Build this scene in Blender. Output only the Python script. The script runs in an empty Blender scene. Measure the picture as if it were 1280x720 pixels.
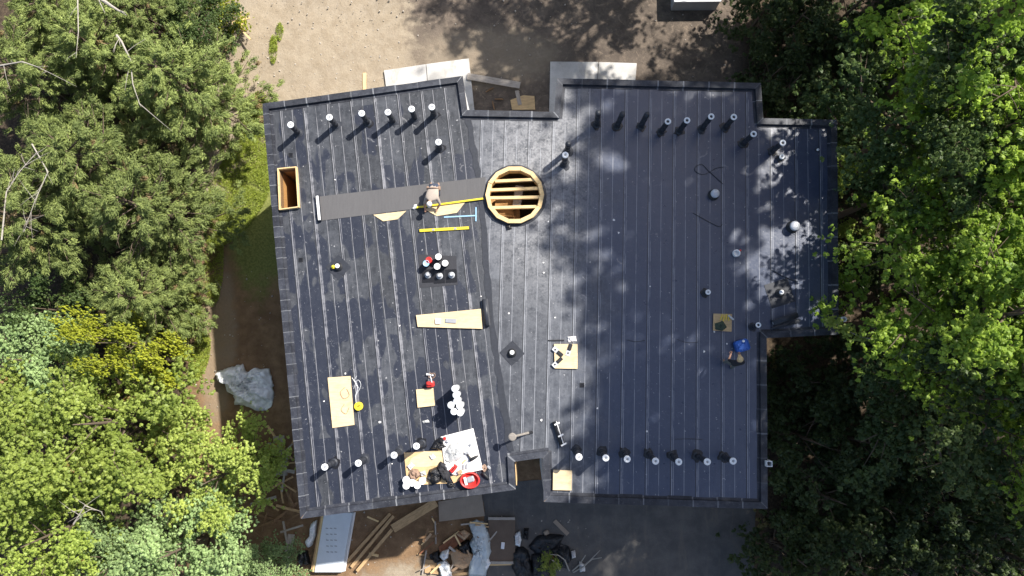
import bpy, bmesh, math, random
import numpy as np
from mathutils import Vector, Matrix
from mathutils.geometry import delaunay_2d_cdt

# ------------------------------------------------------------------ camera, sky, sun, exposure
SC = bpy.context.scene
COL = SC.collection
ZR = 8.1                      # roof surface height
HC = ZR + 26.5                # drone height
TH, PH = math.radians(5.0), math.radians(1.0)
cam = bpy.data.cameras.new('camera')
cam.lens = 24.0; cam.sensor_width = 36.0; cam.clip_end = 600.0
camo = bpy.data.objects.new('camera', cam); COL.objects.link(camo)
camo.location = (0, 0, HC); camo.rotation_euler = (TH, PH, 0)
SC.camera = camo

SUN_AZ, SUN_EL = math.radians(40.0), math.radians(47.0)
w = bpy.data.worlds.new('World'); SC.world = w; w.use_nodes = True
wn = w.node_tree.nodes; wl = w.node_tree.links
sky = wn.new('ShaderNodeTexSky'); sky.sky_type = 'NISHITA'; sky.sun_disc = False
sky.sun_elevation = SUN_EL; sky.sun_rotation = math.pi/2 - SUN_AZ
sky.air_density = 1.0; sky.dust_density = 2.0; sky.ozone_density = 0.3
wl.new(sky.outputs[0], wn['Background'].inputs[0]); wn['Background'].inputs[1].default_value = 0.088
sun = bpy.data.lights.new('sun', 'SUN'); sun.energy = 4.6; sun.angle = math.radians(0.8); sun.color = (1.0, 0.95, 0.87)
suno = bpy.data.objects.new('sun', sun); COL.objects.link(suno)
sd = Vector((math.cos(SUN_AZ)*math.cos(SUN_EL), math.sin(SUN_AZ)*math.cos(SUN_EL), math.sin(SUN_EL)))
suno.rotation_euler = sd.to_track_quat('Z', 'Y').to_euler(); suno.location = sd*60
vs = SC.view_settings
vs.view_transform = 'Standard'; vs.look = 'None'; vs.gamma = 1.0; vs.exposure = 0.95; vs.use_curve_mapping = False

# ------------------------------------------------------------------ geometry helpers
RM = Matrix.Rotation(PH, 3, 'Y') @ Matrix.Rotation(TH, 3, 'X')
FPX = 853.333
def P(px, py, z=ZR):
    """the point at height z that lies on the sight line of photo pixel (px,py)"""
    d = RM @ Vector(((px-640)/FPX, -(py-360)/FPX, -1.0))
    t = (z-HC)/d.z
    return Vector((d.x*t, d.y*t, z))

class MB:
    def __init__(s): s.v = []; s.f = []; s.m = []; s.mi = 0
    def add(s, vs_, fs):
        o = len(s.v); s.v += [tuple(v) for v in vs_]
        s.f += [tuple(i+o for i in f) for f in fs]; s.m += [s.mi]*len(fs); return s
    def box(s, c, size, rz=0.0, rot=None):
        R = rot if rot is not None else Matrix.Rotation(rz, 3, 'Z')
        c = Vector(c); h = Vector(size)/2
        vs_ = [c + R @ Vector((sx*h.x, sy*h.y, sz*h.z)) for sz in (-1, 1) for sx, sy in ((-1,-1),(1,-1),(1,1),(-1,1))]
        return s.add(vs_, [(3,2,1,0),(4,5,6,7),(0,1,5,4),(1,2,6,5),(2,3,7,6),(3,0,4,7)])
    def bevbox(s, c, size, rz=0.0, b=0.01):
        R = Matrix.Rotation(rz, 3, 'Z'); c = Vector(c); h = Vector(size)/2
        rings = []
        for z, ins in ((-h.z, b), (-h.z+b, 0), (h.z-b, 0), (h.z, b)):
            x, y = h.x-ins, h.y-ins
            rings.append([c + R @ Vector((a, d, z)) for a, d in ((-x+b,-y),(x-b,-y),(x,-y+b),(x,y-b),(x-b,y),(-x+b,y),(-x,y-b),(-x,-y+b))])
        return s.loft(rings)
    def loft(s, rings, cap=True):
        n = len(rings[0]); vs_ = [p for r in rings for p in r]; fs = []
        for k in range(len(rings)-1):
            for i in range(n):
                j = (i+1) % n; fs.append((k*n+i, k*n+j, (k+1)*n+j, (k+1)*n+i))
        if cap:
            fs.append(tuple(reversed(range(n)))); fs.append(tuple(range((len(rings)-1)*n, len(rings)*n)))
        return s.add(vs_, fs)
    def prism(s, poly, z0, z1):
        """poly counter-clockwise list of xy"""
        if sum(poly[i][0]*poly[(i+1)%len(poly)][1]-poly[(i+1)%len(poly)][0]*poly[i][1] for i in range(len(poly))) < 0: poly = poly[::-1]
        return s.loft([[Vector((p[0], p[1], z0)) for p in poly], [Vector((p[0], p[1], z1)) for p in poly]])
    def lathe(s, c, prof, n=20, rot=None):
        c = Vector(c); rings = []
        for r, z in prof:
            ring = [Vector((r*math.cos(2*math.pi*i/n), r*math.sin(2*math.pi*i/n), z)) for i in range(n)]
            if rot is not None: ring = [rot @ p for p in ring]
            rings.append([c+p for p in ring])
        return s.loft(rings)
    def tube(s, pts, rad, n=8, cap=True):
        pts = [Vector(p) for p in pts]
        if not isinstance(rad, (list, tuple)): rad = [rad]*len(pts)
        rings = []; prev = None
        for i, p in enumerate(pts):
            t = (pts[min(i+1, len(pts)-1)] - pts[max(i-1, 0)]).normalized()
            a = prev if prev is not None else (Vector((0,0,1)) if abs(t.z) < .9 else Vector((1,0,0)))
            u = (a - t*a.dot(t)).normalized(); prev = u; v = t.cross(u)
            rings.append([p + (u*math.cos(2*math.pi*k/n)+v*math.sin(2*math.pi*k/n))*rad[i] for k in range(n)])
        return s.loft(rings, cap)
    def build(s, name, mats, parent=None, smooth=False, loc=None):
        me = bpy.data.meshes.new(name)
        vs_ = s.v
        if loc is not None:
            l = Vector(loc); vs_ = [(v[0]-l.x, v[1]-l.y, v[2]-l.z) for v in vs_]
        me.from_pydata(vs_, [], s.f)
        if not isinstance(mats, (list, tuple)): mats = [mats]
        for m in mats: me.materials.append(m)
        if len(mats) > 1: me.polygons.foreach_set('material_index', s.m)
        if smooth: me.polygons.foreach_set('use_smooth', [True]*len(me.polygons))
        me.update()
        return link(name, me, parent, loc)

def link(name, me, parent=None, loc=None):
    o = bpy.data.objects.new(name, me); COL.objects.link(o)
    if parent is not None:
        o.parent = parent
        # child meshes are given in the parent's own space
    elif loc is not None: o.location = loc
    return o
def tag(o, label=None, cat=None, group=None, kind=None):
    if label: o['label'] = label
    if cat: o['category'] = cat
    if group: o['group'] = group
    if kind: o['kind'] = kind
    return o
def thing(name, loc, label, cat, group=None, rz=0.0):
    o = bpy.data.objects.new(name, None); COL.objects.link(o); o.location = loc; o.rotation_euler = (0,0,rz)
    o.empty_display_size = .2
    return tag(o, label, cat, group)
def copy_tree(o, parent=None):
    c = o.copy(); COL.objects.link(c)
    if parent is not None: c.parent = parent
    for ch in list(o.children): copy_tree(ch, c)
    return c
def solo(mb, name, mats, loc, label, cat, group=None, smooth=False, rz=0.0, kind=None):
    """a thing that is one mesh, given in its own space"""
    o = mb.build(name, mats, smooth=smooth); o.location = loc; o.rotation_euler = (0,0,rz)
    return tag(o, label, cat, group, kind)

# ------------------------------------------------------------------ material helpers
class NT:
    def __init__(s, name):
        s.mat = bpy.data.materials.new(name); s.mat.use_nodes = True
        s.nt = s.mat.node_tree; s.n = s.nt.nodes; s.l = s.nt.links
        s.out = s.n['Material Output']; s.b = s.n['Principled BSDF']
        s._co = None
    def put(s, sock, v):
        if v is None: return
        if isinstance(v, bpy.types.NodeSocket): s.l.new(v, sock)
        elif isinstance(v, (tuple, list)) and len(v) == 3 and sock.type == 'RGBA': sock.default_value = (*v, 1)
        else: sock.default_value = v
    def co(s):
        if s._co is None: s._co = s.n.new('ShaderNodeTexCoord')
        return s._co.outputs['Object']
    def uv(s):
        if s._co is None: s._co = s.n.new('ShaderNodeTexCoord')
        return s._co.outputs['UV']
    def pos(s): return s.n.new('ShaderNodeNewGeometry').outputs['Position']
    def rnd(s): return s.n.new('ShaderNodeObjectInfo').outputs['Random']
    def attr(s, nm):
        a = s.n.new('ShaderNodeAttribute'); a.attribute_name = nm; return a.outputs['Fac']
    def math(s, op, a, b=None, c=None, clamp=False):
        m = s.n.new('ShaderNodeMath'); m.operation = op; m.use_clamp = clamp
        s.put(m.inputs[0], a); s.put(m.inputs[1], b)
        if c is not None: s.put(m.inputs[2], c)
        return m.outputs[0]
    def vmul(s, v, k):
        m = s.n.new('ShaderNodeVectorMath'); m.operation = 'MULTIPLY'; s.put(m.inputs[0], v); m.inputs[1].default_value = k; return m.outputs[0]
    def vadd(s, v, k):
        m = s.n.new('ShaderNodeVectorMath'); m.operation = 'ADD'; s.put(m.inputs[0], v); s.put(m.inputs[1], k); return m.outputs[0]
    def dist(s, v, p):
        m = s.n.new('ShaderNodeVectorMath'); m.operation = 'DISTANCE'; s.put(m.inputs[0], v); m.inputs[1].default_value = p; return m.outputs['Value']
    def sep(s, v):
        m = s.n.new('ShaderNodeSeparateXYZ'); s.put(m.inputs[0], v); return m.outputs
    def comb(s, x, y, z):
        m = s.n.new('ShaderNodeCombineXYZ')
        for i, q in enumerate((x, y, z)): s.put(m.inputs[i], q)
        return m.outputs[0]
    def noise(s, scale, detail=4, rough=.55, co=None, dist=0.0):
        t = s.n.new('ShaderNodeTexNoise'); s.put(t.inputs['Vector'], co if co is not None else s.co())
        t.inputs['Scale'].default_value = scale; t.inputs['Detail'].default_value = detail
        t.inputs['Roughness'].default_value = rough; t.inputs['Distortion'].default_value = dist
        return t.outputs['Fac']
    def vor(s, scale, co=None, feat='F1'):
        t = s.n.new('ShaderNodeTexVoronoi'); t.feature = feat; s.put(t.inputs['Vector'], co if co is not None else s.co())
        t.inputs['Scale'].default_value = scale; return t.outputs['Distance']
    def step(s, v, a, b):
        m = s.n.new('ShaderNodeMapRange'); m.interpolation_type = 'SMOOTHSTEP'; m.clamp = True
        s.put(m.inputs['Value'], v); m.inputs['From Min'].default_value = a; m.inputs['From Max'].default_value = b
        return m.outputs[0]
    def mix(s, f, a, b, mode='MIX'):
        m = s.n.new('ShaderNodeMix'); m.data_type = 'RGBA'; m.blend_type = mode
        s.put(m.inputs[0], f); s.put(m.inputs[6], a); s.put(m.inputs[7], b); return m.outputs[2]
    def scale(s, c, k):
        m = s.n.new('ShaderNodeVectorMath'); m.operation = 'SCALE'; s.put(m.inputs[0], c); s.put(m.inputs['Scale'], k); return m.outputs[0]
    def bump(s, h, strength=.4, d=.02):
        b = s.n.new('ShaderNodeBump'); b.inputs['Strength'].default_value = strength; b.inputs['Distance'].default_value = d
        s.put(b.inputs['Height'], h); s.l.new(b.outputs[0], s.b.inputs['Normal'])
    def done(s, color, rough=.7, spec=.3, metal=0.0):
        s.put(s.b.inputs['Base Color'], color); s.put(s.b.inputs['Roughness'], rough)
        s.b.inputs['Specular IOR Level'].default_value = spec; s.b.inputs['Metallic'].default_value = metal
        return s.mat

def simple(name, c, rough=.6, var=.25, scale=6.0, spec=.3, metal=0.0, bump=.15):
    t = NT(name)
    n = t.noise(scale, 5); n2 = t.noise(scale*7, 3)
    k = t.math('ADD', t.math('MULTIPLY', n, 2*var), t.math('MULTIPLY', n2, var))
    k = t.math('ADD', k, 1-1.5*var)
    col = t.scale(t.mix(0.0, c, c), k)
    if bump: t.bump(n2, bump, .01)
    return t.done(col, rough, spec, metal)

def wood(name, c, dark=.55, scale=1.0, rough=.7):
    t = NT(name)
    g = t.noise(3.0*scale, 5, .6, t.vmul(t.co(), (1.2, 9.0, 9.0)), .6)
    s_ = t.noise(1.3*scale, 4)
    c2 = tuple(x*dark for x in c)
    col = t.mix(t.step(g, .35, .75), c, c2)
    kn = t.math('SUBTRACT', 1.0, t.step(t.vor(2.6*scale, t.vmul(t.co(), (.7, 1.5, 1.0))), .05, .13))
    col = t.mix(t.math('MULTIPLY', kn, .6), col, tuple(x*.35 for x in c))
    dirt = t.step(t.noise(2.1, 5, .7, t.vadd(t.co(), (5, 9, 2)), 1.0), .55, .72)
    col = t.mix(t.math('MULTIPLY', dirt, .38), col, tuple(x*.5 for x in c))
    col = t.scale(col, t.math('ADD', t.math('MULTIPLY', s_, .5), .75))
    t.bump(g, .2, .01)
    return t.done(col, rough, .25)

def leafmat(name, c1, c2, trans=.35, dry=None, rough=.5):
    t = NT(name)
    tone = t.attr('tone')
    col = t.mix(tone, c1, c2)
    if dry is not None: col = t.mix(t.step(tone, .93, .97), col, dry)
    ri = t.rnd()
    col = t.scale(col, t.math('ADD', t.math('MULTIPLY', ri, .3), .85))
    t.done(col, rough, .35)
    tr = t.n.new('ShaderNodeBsdfTranslucent'); t.put(tr.inputs[0], t.scale(col, 1.2))
    mx = t.n.new('ShaderNodeMixShader'); mx.inputs[0].default_value = trans
    t.l.new(t.b.outputs[0], mx.inputs[1]); t.l.new(tr.outputs[0], mx.inputs[2]); t.l.new(mx.outputs[0], t.out.inputs[0])
    return t.mat

M = {}
M['ply'] = wood('plywood', (.60, .42, .22), .72, .8)
M['ply_pale'] = wood('pale_plywood', (.66, .52, .32), .8, .7)
M['lumber'] = wood('lumber', (.50, .33, .17), .6)
M['lumber_grey'] = wood('weathered_lumber', (.42, .37, .32), .65)
M['post'] = wood('grey_post', (.26, .235, .21), .7)
M['lumber_dark'] = wood('brown_lumber', (.25, .15, .08), .55)
M['lumber_pale'] = wood('pale_framing_lumber', (.74, .53, .27), .8)
M['orange_wood'] = wood('orange_plywood', (.50, .27, .10), .6)
M['white'] = simple('white_plastic', (.80, .80, .80), .4, .06, 8, .5)
M['lid'] = simple('white_pipe_cap', (.78, .80, .82), .45, .1, 12, .4)
M['offwhite'] = simple('white_foam_board', (.78, .76, .74), .8, .08, 3)
M['grey'] = simple('grey_plastic', (.30, .31, .33), .5, .15)
M['lgrey'] = simple('pale_grey_metal', (.50, .51, .53), .4, .15, 8, .5)
M['black'] = simple('black_rubber', (.018, .019, .022), .5, .3, 10, .35)
M['navy'] = simple('black_membrane_wrap', (.030, .033, .042), .45, .4, 8, .4)
M['red'] = simple('red_paint', (.55, .035, .03), .4, .15, 8, .5)
M['yellow'] = simple('yellow_paint', (.75, .60, .04), .4, .08, 8, .5)
M['blue'] = simple('blue_plastic', (.02, .10, .42), .4, .12, 10, .5)
M['pblue'] = simple('pale_blue_paint', (.30, .50, .68), .4, .08, 8, .5)
M['foil'] = simple('silver_foil', (.55, .57, .60), .35, .25, 9, .6, .3)
M['dgreen'] = simple('green_cloth', (.05, .07, .05), .9, .3)
M['brown'] = simple('brown_sack', (.28, .19, .14), .9, .3, 12)
M['card'] = simple('cardboard', (.42, .28, .17), .85, .15, 7)
M['rust'] = simple('rusty_sheet', (.20, .085, .045), .85, .4, 6)
M['wall'] = simple('white_wall_wrap', (.62, .63, .64), .75, .1, 2)
M['bag'] = simple('black_bag', (.012, .012, .014), .3, .3, 9, .5)
M['bark'] = simple('bark', (.13, .10, .075), .95, .35, 14, .1, 0, .6)
M['greybark'] = simple('grey_bark', (.36, .33, .29), .95, .25, 14, .1, 0, .6)
M['skin'] = simple('skin', (.45, .25, .17), .55, .08)
M['beige'] = simple('beige_shirt', (.36, .31, .265), .9, .12, 16)
M['capc'] = simple('pale_cap', (.66, .62, .58), .9, .1)
M['straw'] = simple('straw_hat', (.60, .45, .25), .9, .15, 30)
M['dshirt'] = simple('dark_shirt', (.03, .03, .035), .9, .2)
M['trouser'] = simple('grey_trousers', (.13, .14, .13), .9, .2)
M['denim'] = simple('dark_denim', (.05, .06, .09), .9, .2)

def tarp_mat(name, c):
    t = NT(name)
    n = t.noise(5, 6, .65, None, .8)
    col = t.scale(t.mix(0, c, c), t.math('ADD', t.math('MULTIPLY', n, .5), .72))
    t.bump(t.noise(9, 5, .6, None, 1.2), .8, .04)
    return t.done(col, .35, .5)
M['tarp'] = tarp_mat('pale_tarp', (.88, .90, .91))
M['tarp_blue'] = tarp_mat('blue_grey_tarp', (.55, .61, .63))
M['tarp_clear'] = tarp_mat('clear_plastic_sheet', (.52, .52, .51))
M['tarp_black'] = tarp_mat('black_plastic_sheet', (.016, .017, .021))
M['panel'] = simple('grey_foam_panel', (.56, .60, .64), .6, .1, 2.5)
M['slab_dark'] = simple('grey_board', (.30, .245, .19), .85, .2, 3)

# leaves
L = {}
L['maple'] = leafmat('maple_leaves', (.18, .30, .036), (.40, .54, .075), .45)
L['tall'] = leafmat('tall_tree_leaves', (.045, .085, .018), (.10, .15, .03), .3)
L['green'] = leafmat('green_leaves', (.225, .305, .055), (.43, .52, .115), .42, (.34, .22, .08))
L['yellowgreen'] = leafmat('yellow_green_leaves', (.27, .35, .07), (.52, .60, .15), .42, (.42, .22, .06))
L['yellow'] = leafmat('yellow_leaves', (.27, .31, .03), (.46, .49, .05), .35)
L['bluegreen'] = leafmat('blue_green_leaves', (.20, .29, .115), (.36, .48, .20), .36)
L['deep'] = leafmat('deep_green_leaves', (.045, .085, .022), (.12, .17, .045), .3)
L['cedar'] = leafmat('cedar_needles', (.135, .180, .055), (.33, .395, .115), .25, (.26, .19, .09), .65)
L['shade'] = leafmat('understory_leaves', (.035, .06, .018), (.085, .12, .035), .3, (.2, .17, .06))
L['grass'] = leafmat('grass_blades', (.20, .265, .04), (.42, .48, .08), .4, (.30, .26, .12))

# ------------------------------------------------------------------ ground
def ground_material():
    t = NT('ground_soil')
    p = t.pos(); x, y, z = t.sep(p)
    n1 = t.noise(.35, 5, .6, p); n2 = t.noise(1.6, 6, .65, p); n3 = t.noise(9, 5, .7, p); n4 = t.noise(38, 3, .7, p)
    def ell(cx, cy, rx, ry, soft=.35, wob=.9):
        dx = t.math('DIVIDE', t.math('SUBTRACT', x, cx), rx); dy = t.math('DIVIDE', t.math('SUBTRACT', y, cy), ry)
        d = t.math('SQRT', t.math('ADD', t.math('MULTIPLY', dx, dx), t.math('MULTIPLY', dy, dy)))
        d = t.math('ADD', d, t.math('MULTIPLY', t.math('SUBTRACT', n2, .5), wob))
        return t.math('SUBTRACT', 1.0, t.step(d, 1-soft, 1+soft*.4))
    sand = t.mix(t.step(n2, .3, .75), (.33, .275, .205), (.255, .205, .145))
    sand = t.mix(t.math('MULTIPLY', t.step(n1, .45, .7), .4), sand, (.20, .165, .125))
    # wheel tracks curving over the yard
    w1 = t.math('ADD', t.math('MULTIPLY', t.noise(.22, 4, .6, p), 9.0), t.math('ADD', t.math('MULTIPLY', x, .93), t.math('MULTIPLY', y, -.35)))
    tr = t.math('ABSOLUTE', t.math('SINE', t.math('MULTIPLY', w1, 3.4)))
    sand = t.mix(t.math('MULTIPLY', t.math('MULTIPLY', t.step(tr, .86, 1.0), .30), t.step(n1, .45, .62)), sand, (.35, .30, .235))
    dark = t.mix(t.step(n2, .3, .72), (.088, .072, .060), (.155, .125, .10))
    dark = t.mix(t.math('MULTIPLY', t.step(t.noise(2.2, 5, .7, p, 1.5), .52, .66), .6), dark, (.24, .19, .145))
    brown = t.mix(t.step(n2, .3, .75), (.15, .092, .052), (.26, .168, .095))
    litter = t.mix(t.step(n3, .35, .7), (.045, .034, .026), (.10, .075, .05))
    turf = t.mix(t.step(n3, .3, .7), (.12, .14, .04), (.21, .22, .07))
    # churned soil of the yard beyond the sand drive
    e = t.math('ADD', x, t.math('MULTIPLY', t.math('SUBTRACT', n2, .5), 3.4))
    e = t.math('ADD', e, t.math('MULTIPLY', y, .10))
    c = t.mix(t.step(e, -4.9, -3.6), sand, dark)
    c = t.mix(ell(-2, 15.2, 4.2, 1.8), c, t.mix(.55, dark, sand))
    # west strip: soil, then turf
    ww = t.math('ADD', x, t.math('MULTIPLY', t.math('SUBTRACT', n2, .5), 2.0))
    south = t.math('SUBTRACT', 1.0, t.step(t.math('ADD', y, t.math('MULTIPLY', t.math('SUBTRACT', n2, .5), 1.5)), 4.6, 7.8))
    c = t.mix(south, c, brown)
    c = t.mix(ell(-13.6, 6.6, 1.9, 4.2), c, turf)
    c = t.mix(ell(-15.6, 0.2, 1.0, 4.5), c, t.mix(.5, sand, brown))
    c = t.mix(t.math('SUBTRACT', 1.0, t.step(ww, -17.8, -16.2)), c, litter)
    c = t.mix(ell(-5.4, -12.3, 3.4, 1.9), c, sand)
    c = t.mix(t.step(ww, 10.6, 12.2), c, litter)
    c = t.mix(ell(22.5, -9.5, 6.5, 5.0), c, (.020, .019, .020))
    c = t.scale(c, t.math('ADD', .75, t.math('ADD', t.math('MULTIPLY', n3, .32), t.math('MULTIPLY', n4, .18))))
    h = t.math('ADD', t.math('MULTIPLY', n3, .7), t.math('ADD', t.math('MULTIPLY', n2, 1.4), t.math('MULTIPLY', n4, .25)))
    t.bump(h, .5, .08)
    return t.done(c, .95, .12)
def make_ground():
    xs = np.concatenate([np.linspace(-220, -34, 8), np.arange(-32, 32.1, .8), np.linspace(34, 220, 8)])
    n = len(xs); X, Y = np.meshgrid(xs, xs)
    rng = np.random.default_rng(5)
    Z = np.zeros_like(X)
    for k in range(14):
        a = rng.uniform(0, 6.28); fr = rng.uniform(.3, 1.6); Z += np.sin((X*math.cos(a)+Y*math.sin(a))*fr + rng.uniform(0, 6.28))*.012/fr**.5
    Z -= .05
    inside = (np.abs(X) < 12.6) & (Y > -15) & (Y < 17); Z = np.where(inside, np.minimum(Z, -.004)*.2, Z)
    Z = np.minimum(Z, -.003)
    v = np.stack([X, Y, Z], -1).reshape(-1, 3)
    f = [(j*n+i, j*n+i+1, (j+1)*n+i+1, (j+1)*n+i) for j in range(n-1) for i in range(n-1)]
    me = bpy.data.meshes.new('ground'); me.from_pydata(v.tolist(), [], f); me.materials.append(ground_material())
    me.polygons.foreach_set('use_smooth', [True]*len(f))
    tag(link('ground', me), kind='structure')
make_ground()

def driveway():
    t = NT('driveway_asphalt')
    p = t.pos(); n2 = t.noise(1.2, 6, .65, p); n3 = t.noise(14, 4, .7, p); n4 = t.noise(60, 2, .6, p)
    c = t.mix(t.step(n2, .3, .75), (.085, .082, .080), (.135, .127, .118))
    c = t.scale(c, t.math('ADD', .7, t.math('ADD', t.math('MULTIPLY', n3, .35), t.math('MULTIPLY', n4, .25))))
    c = t.mix(t.math('MULTIPLY', t.step(t.noise(.6, 5, .7, p), .58, .72), .5), c, (.15, .12, .09))
    sx_, sy_, sz_ = t.sep(p); tk = t.noise(1.0, 5, .7, t.comb(t.math('MULTIPLY', sx_, 2.6), t.math('MULTIPLY', sy_, .35), 2.0), .6)
    c = t.mix(t.math('MULTIPLY', t.step(tk, .52, .66), .4), c, (.17, .145, .12))
    c = t.mix(t.math('MULTIPLY', t.step(t.vor(9, p), .0, .12), .0), c, c)
    t.bump(n3, .4, .02)
    m = t.done(c, .85, .25)
    rng = random.Random(3)
    poly = []
    pts = [(596,600),(608,640),(600,690),(612,760),(780,770),(945,765),(940,690),(950,600)]
    q = [P(a, b, 0) for a, b in pts]
    for i in range(len(q)):
        a, b = q[i], q[(i+1) % len(q)]
        k = max(1, int((b-a).length/.5))
        for j in range(k):
            c_ = a.lerp(b, j/k); poly.append((c_.x+rng.uniform(-.08, .08), c_.y+rng.uniform(-.08, .08)))
    mb = MB(); mb.prism(poly, -.02, .006)
    tag(mb.build('driveway', m), kind='structure')
driveway()

def apron(pts, name):
    t = NT('concrete'); p = t.pos()
    n = t.noise(1.1, 6, .6, p); n3 = t.noise(20, 4, .7, p)
    c = t.mix(t.step(n, .3, .75), (.54, .525, .50), (.38, .365, .345))
    c = t.mix(t.math('MULTIPLY', t.step(t.noise(.9, 6, .75, p, 1.0), .5, .68), .5), c, (.27, .24, .20)); c = t.scale(c, t.math('ADD', .80, t.math('MULTIPLY', n3, .4))); t.bump(n3, .2, .01)
    m = t.done(c, .85, .2)
    mb = MB(); mb.prism([tuple(P(a, b, .12)[:2]) for a, b in pts], -.03, .12)
    return tag(mb.build(name, m), kind='structure')
# front aprons: outer edges as seen, inner edges run under the house
apron([(480,88),(532,80.2),(547,250),(500,250)], 'concrete_apron')
apron([(532.8,80.1),(586,73),(605,250),(547.8,250)], 'concrete_apron')
apron([(688,77),(748,77.5),(736,250),(684,250)], 'concrete_apron')
apron([(748.8,77.5),(796,79),(782,250),(736.8,250)], 'concrete_apron')

# ------------------------------------------------------------------ the house
PT = .13     # parapet height
OUT = [(328,130),(578,95),(584,138),(693,140),(697,98),(951,104),(954,148),(1046,150),(1048,418),(958,422),(959,636),(680,627),(679,572),(642,577),(644,612),(376,648)]
OUTW = [Vector(P(a, b, ZR+PT)[:2]) for a, b in OUT][::-1]        # counter-clockwise
def area(p): return .5*sum(p[i].x*p[(i+1)%len(p)].y-p[(i+1)%len(p)].x*p[i].y for i in range(len(p)))
if area(OUTW) < 0: OUTW = OUTW[::-1]
def inset(poly, d):
    n = len(poly); r = []
    for i in range(n):
        a, b, c = poly[i-1], poly[i], poly[(i+1)%n]
        d1 = (b-a).normalized(); d2 = (c-b).normalized()
        n1 = Vector((-d1.y, d1.x)); n2 = Vector((-d2.y, d2.x))
        k = (n1+n2)/(1+n1.dot(n2)); r.append(b + k*d)
    return r
INW = inset(OUTW, .22)
def inpoly(p, poly):
    c = False; n = len(poly); x, y = p[0], p[1]
    for i in range(n):
        a, b = poly[i], poly[(i+1)%n]
        if (a[1] > y) != (b[1] > y) and x < (b[0]-a[0])*(y-a[1])/(b[1]-a[1])+a[0]: c = not c
    return c
# openings
HATCH = [Vector(P(a, b, ZR)[:2]) for a, b in ((350,213),(371,211),(374,259),(352,262))]
RC = Vector(P(643.5, 244, ZR+.1)[:2]); RR = 1.02
ROUND = [RC + Vector((math.cos(i*math.pi/16), math.sin(i*math.pi/16)))*RR for i in range(32)]
HOLES = [HATCH, ROUND]
LB = [(560,60),(584,140),(600,235),(614,400),(640,577),(646,700)]     # where the two wings' sheets meet
LBW = [Vector(P(a, b)[:2]) for a, b in LB]
WEST = LBW + [Vector((-20, -12)), Vector((-20, 20))]

house = thing('house', (0,0,0), 'flat roofed house under construction with black membrane roof and timber openings', 'house')

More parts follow.
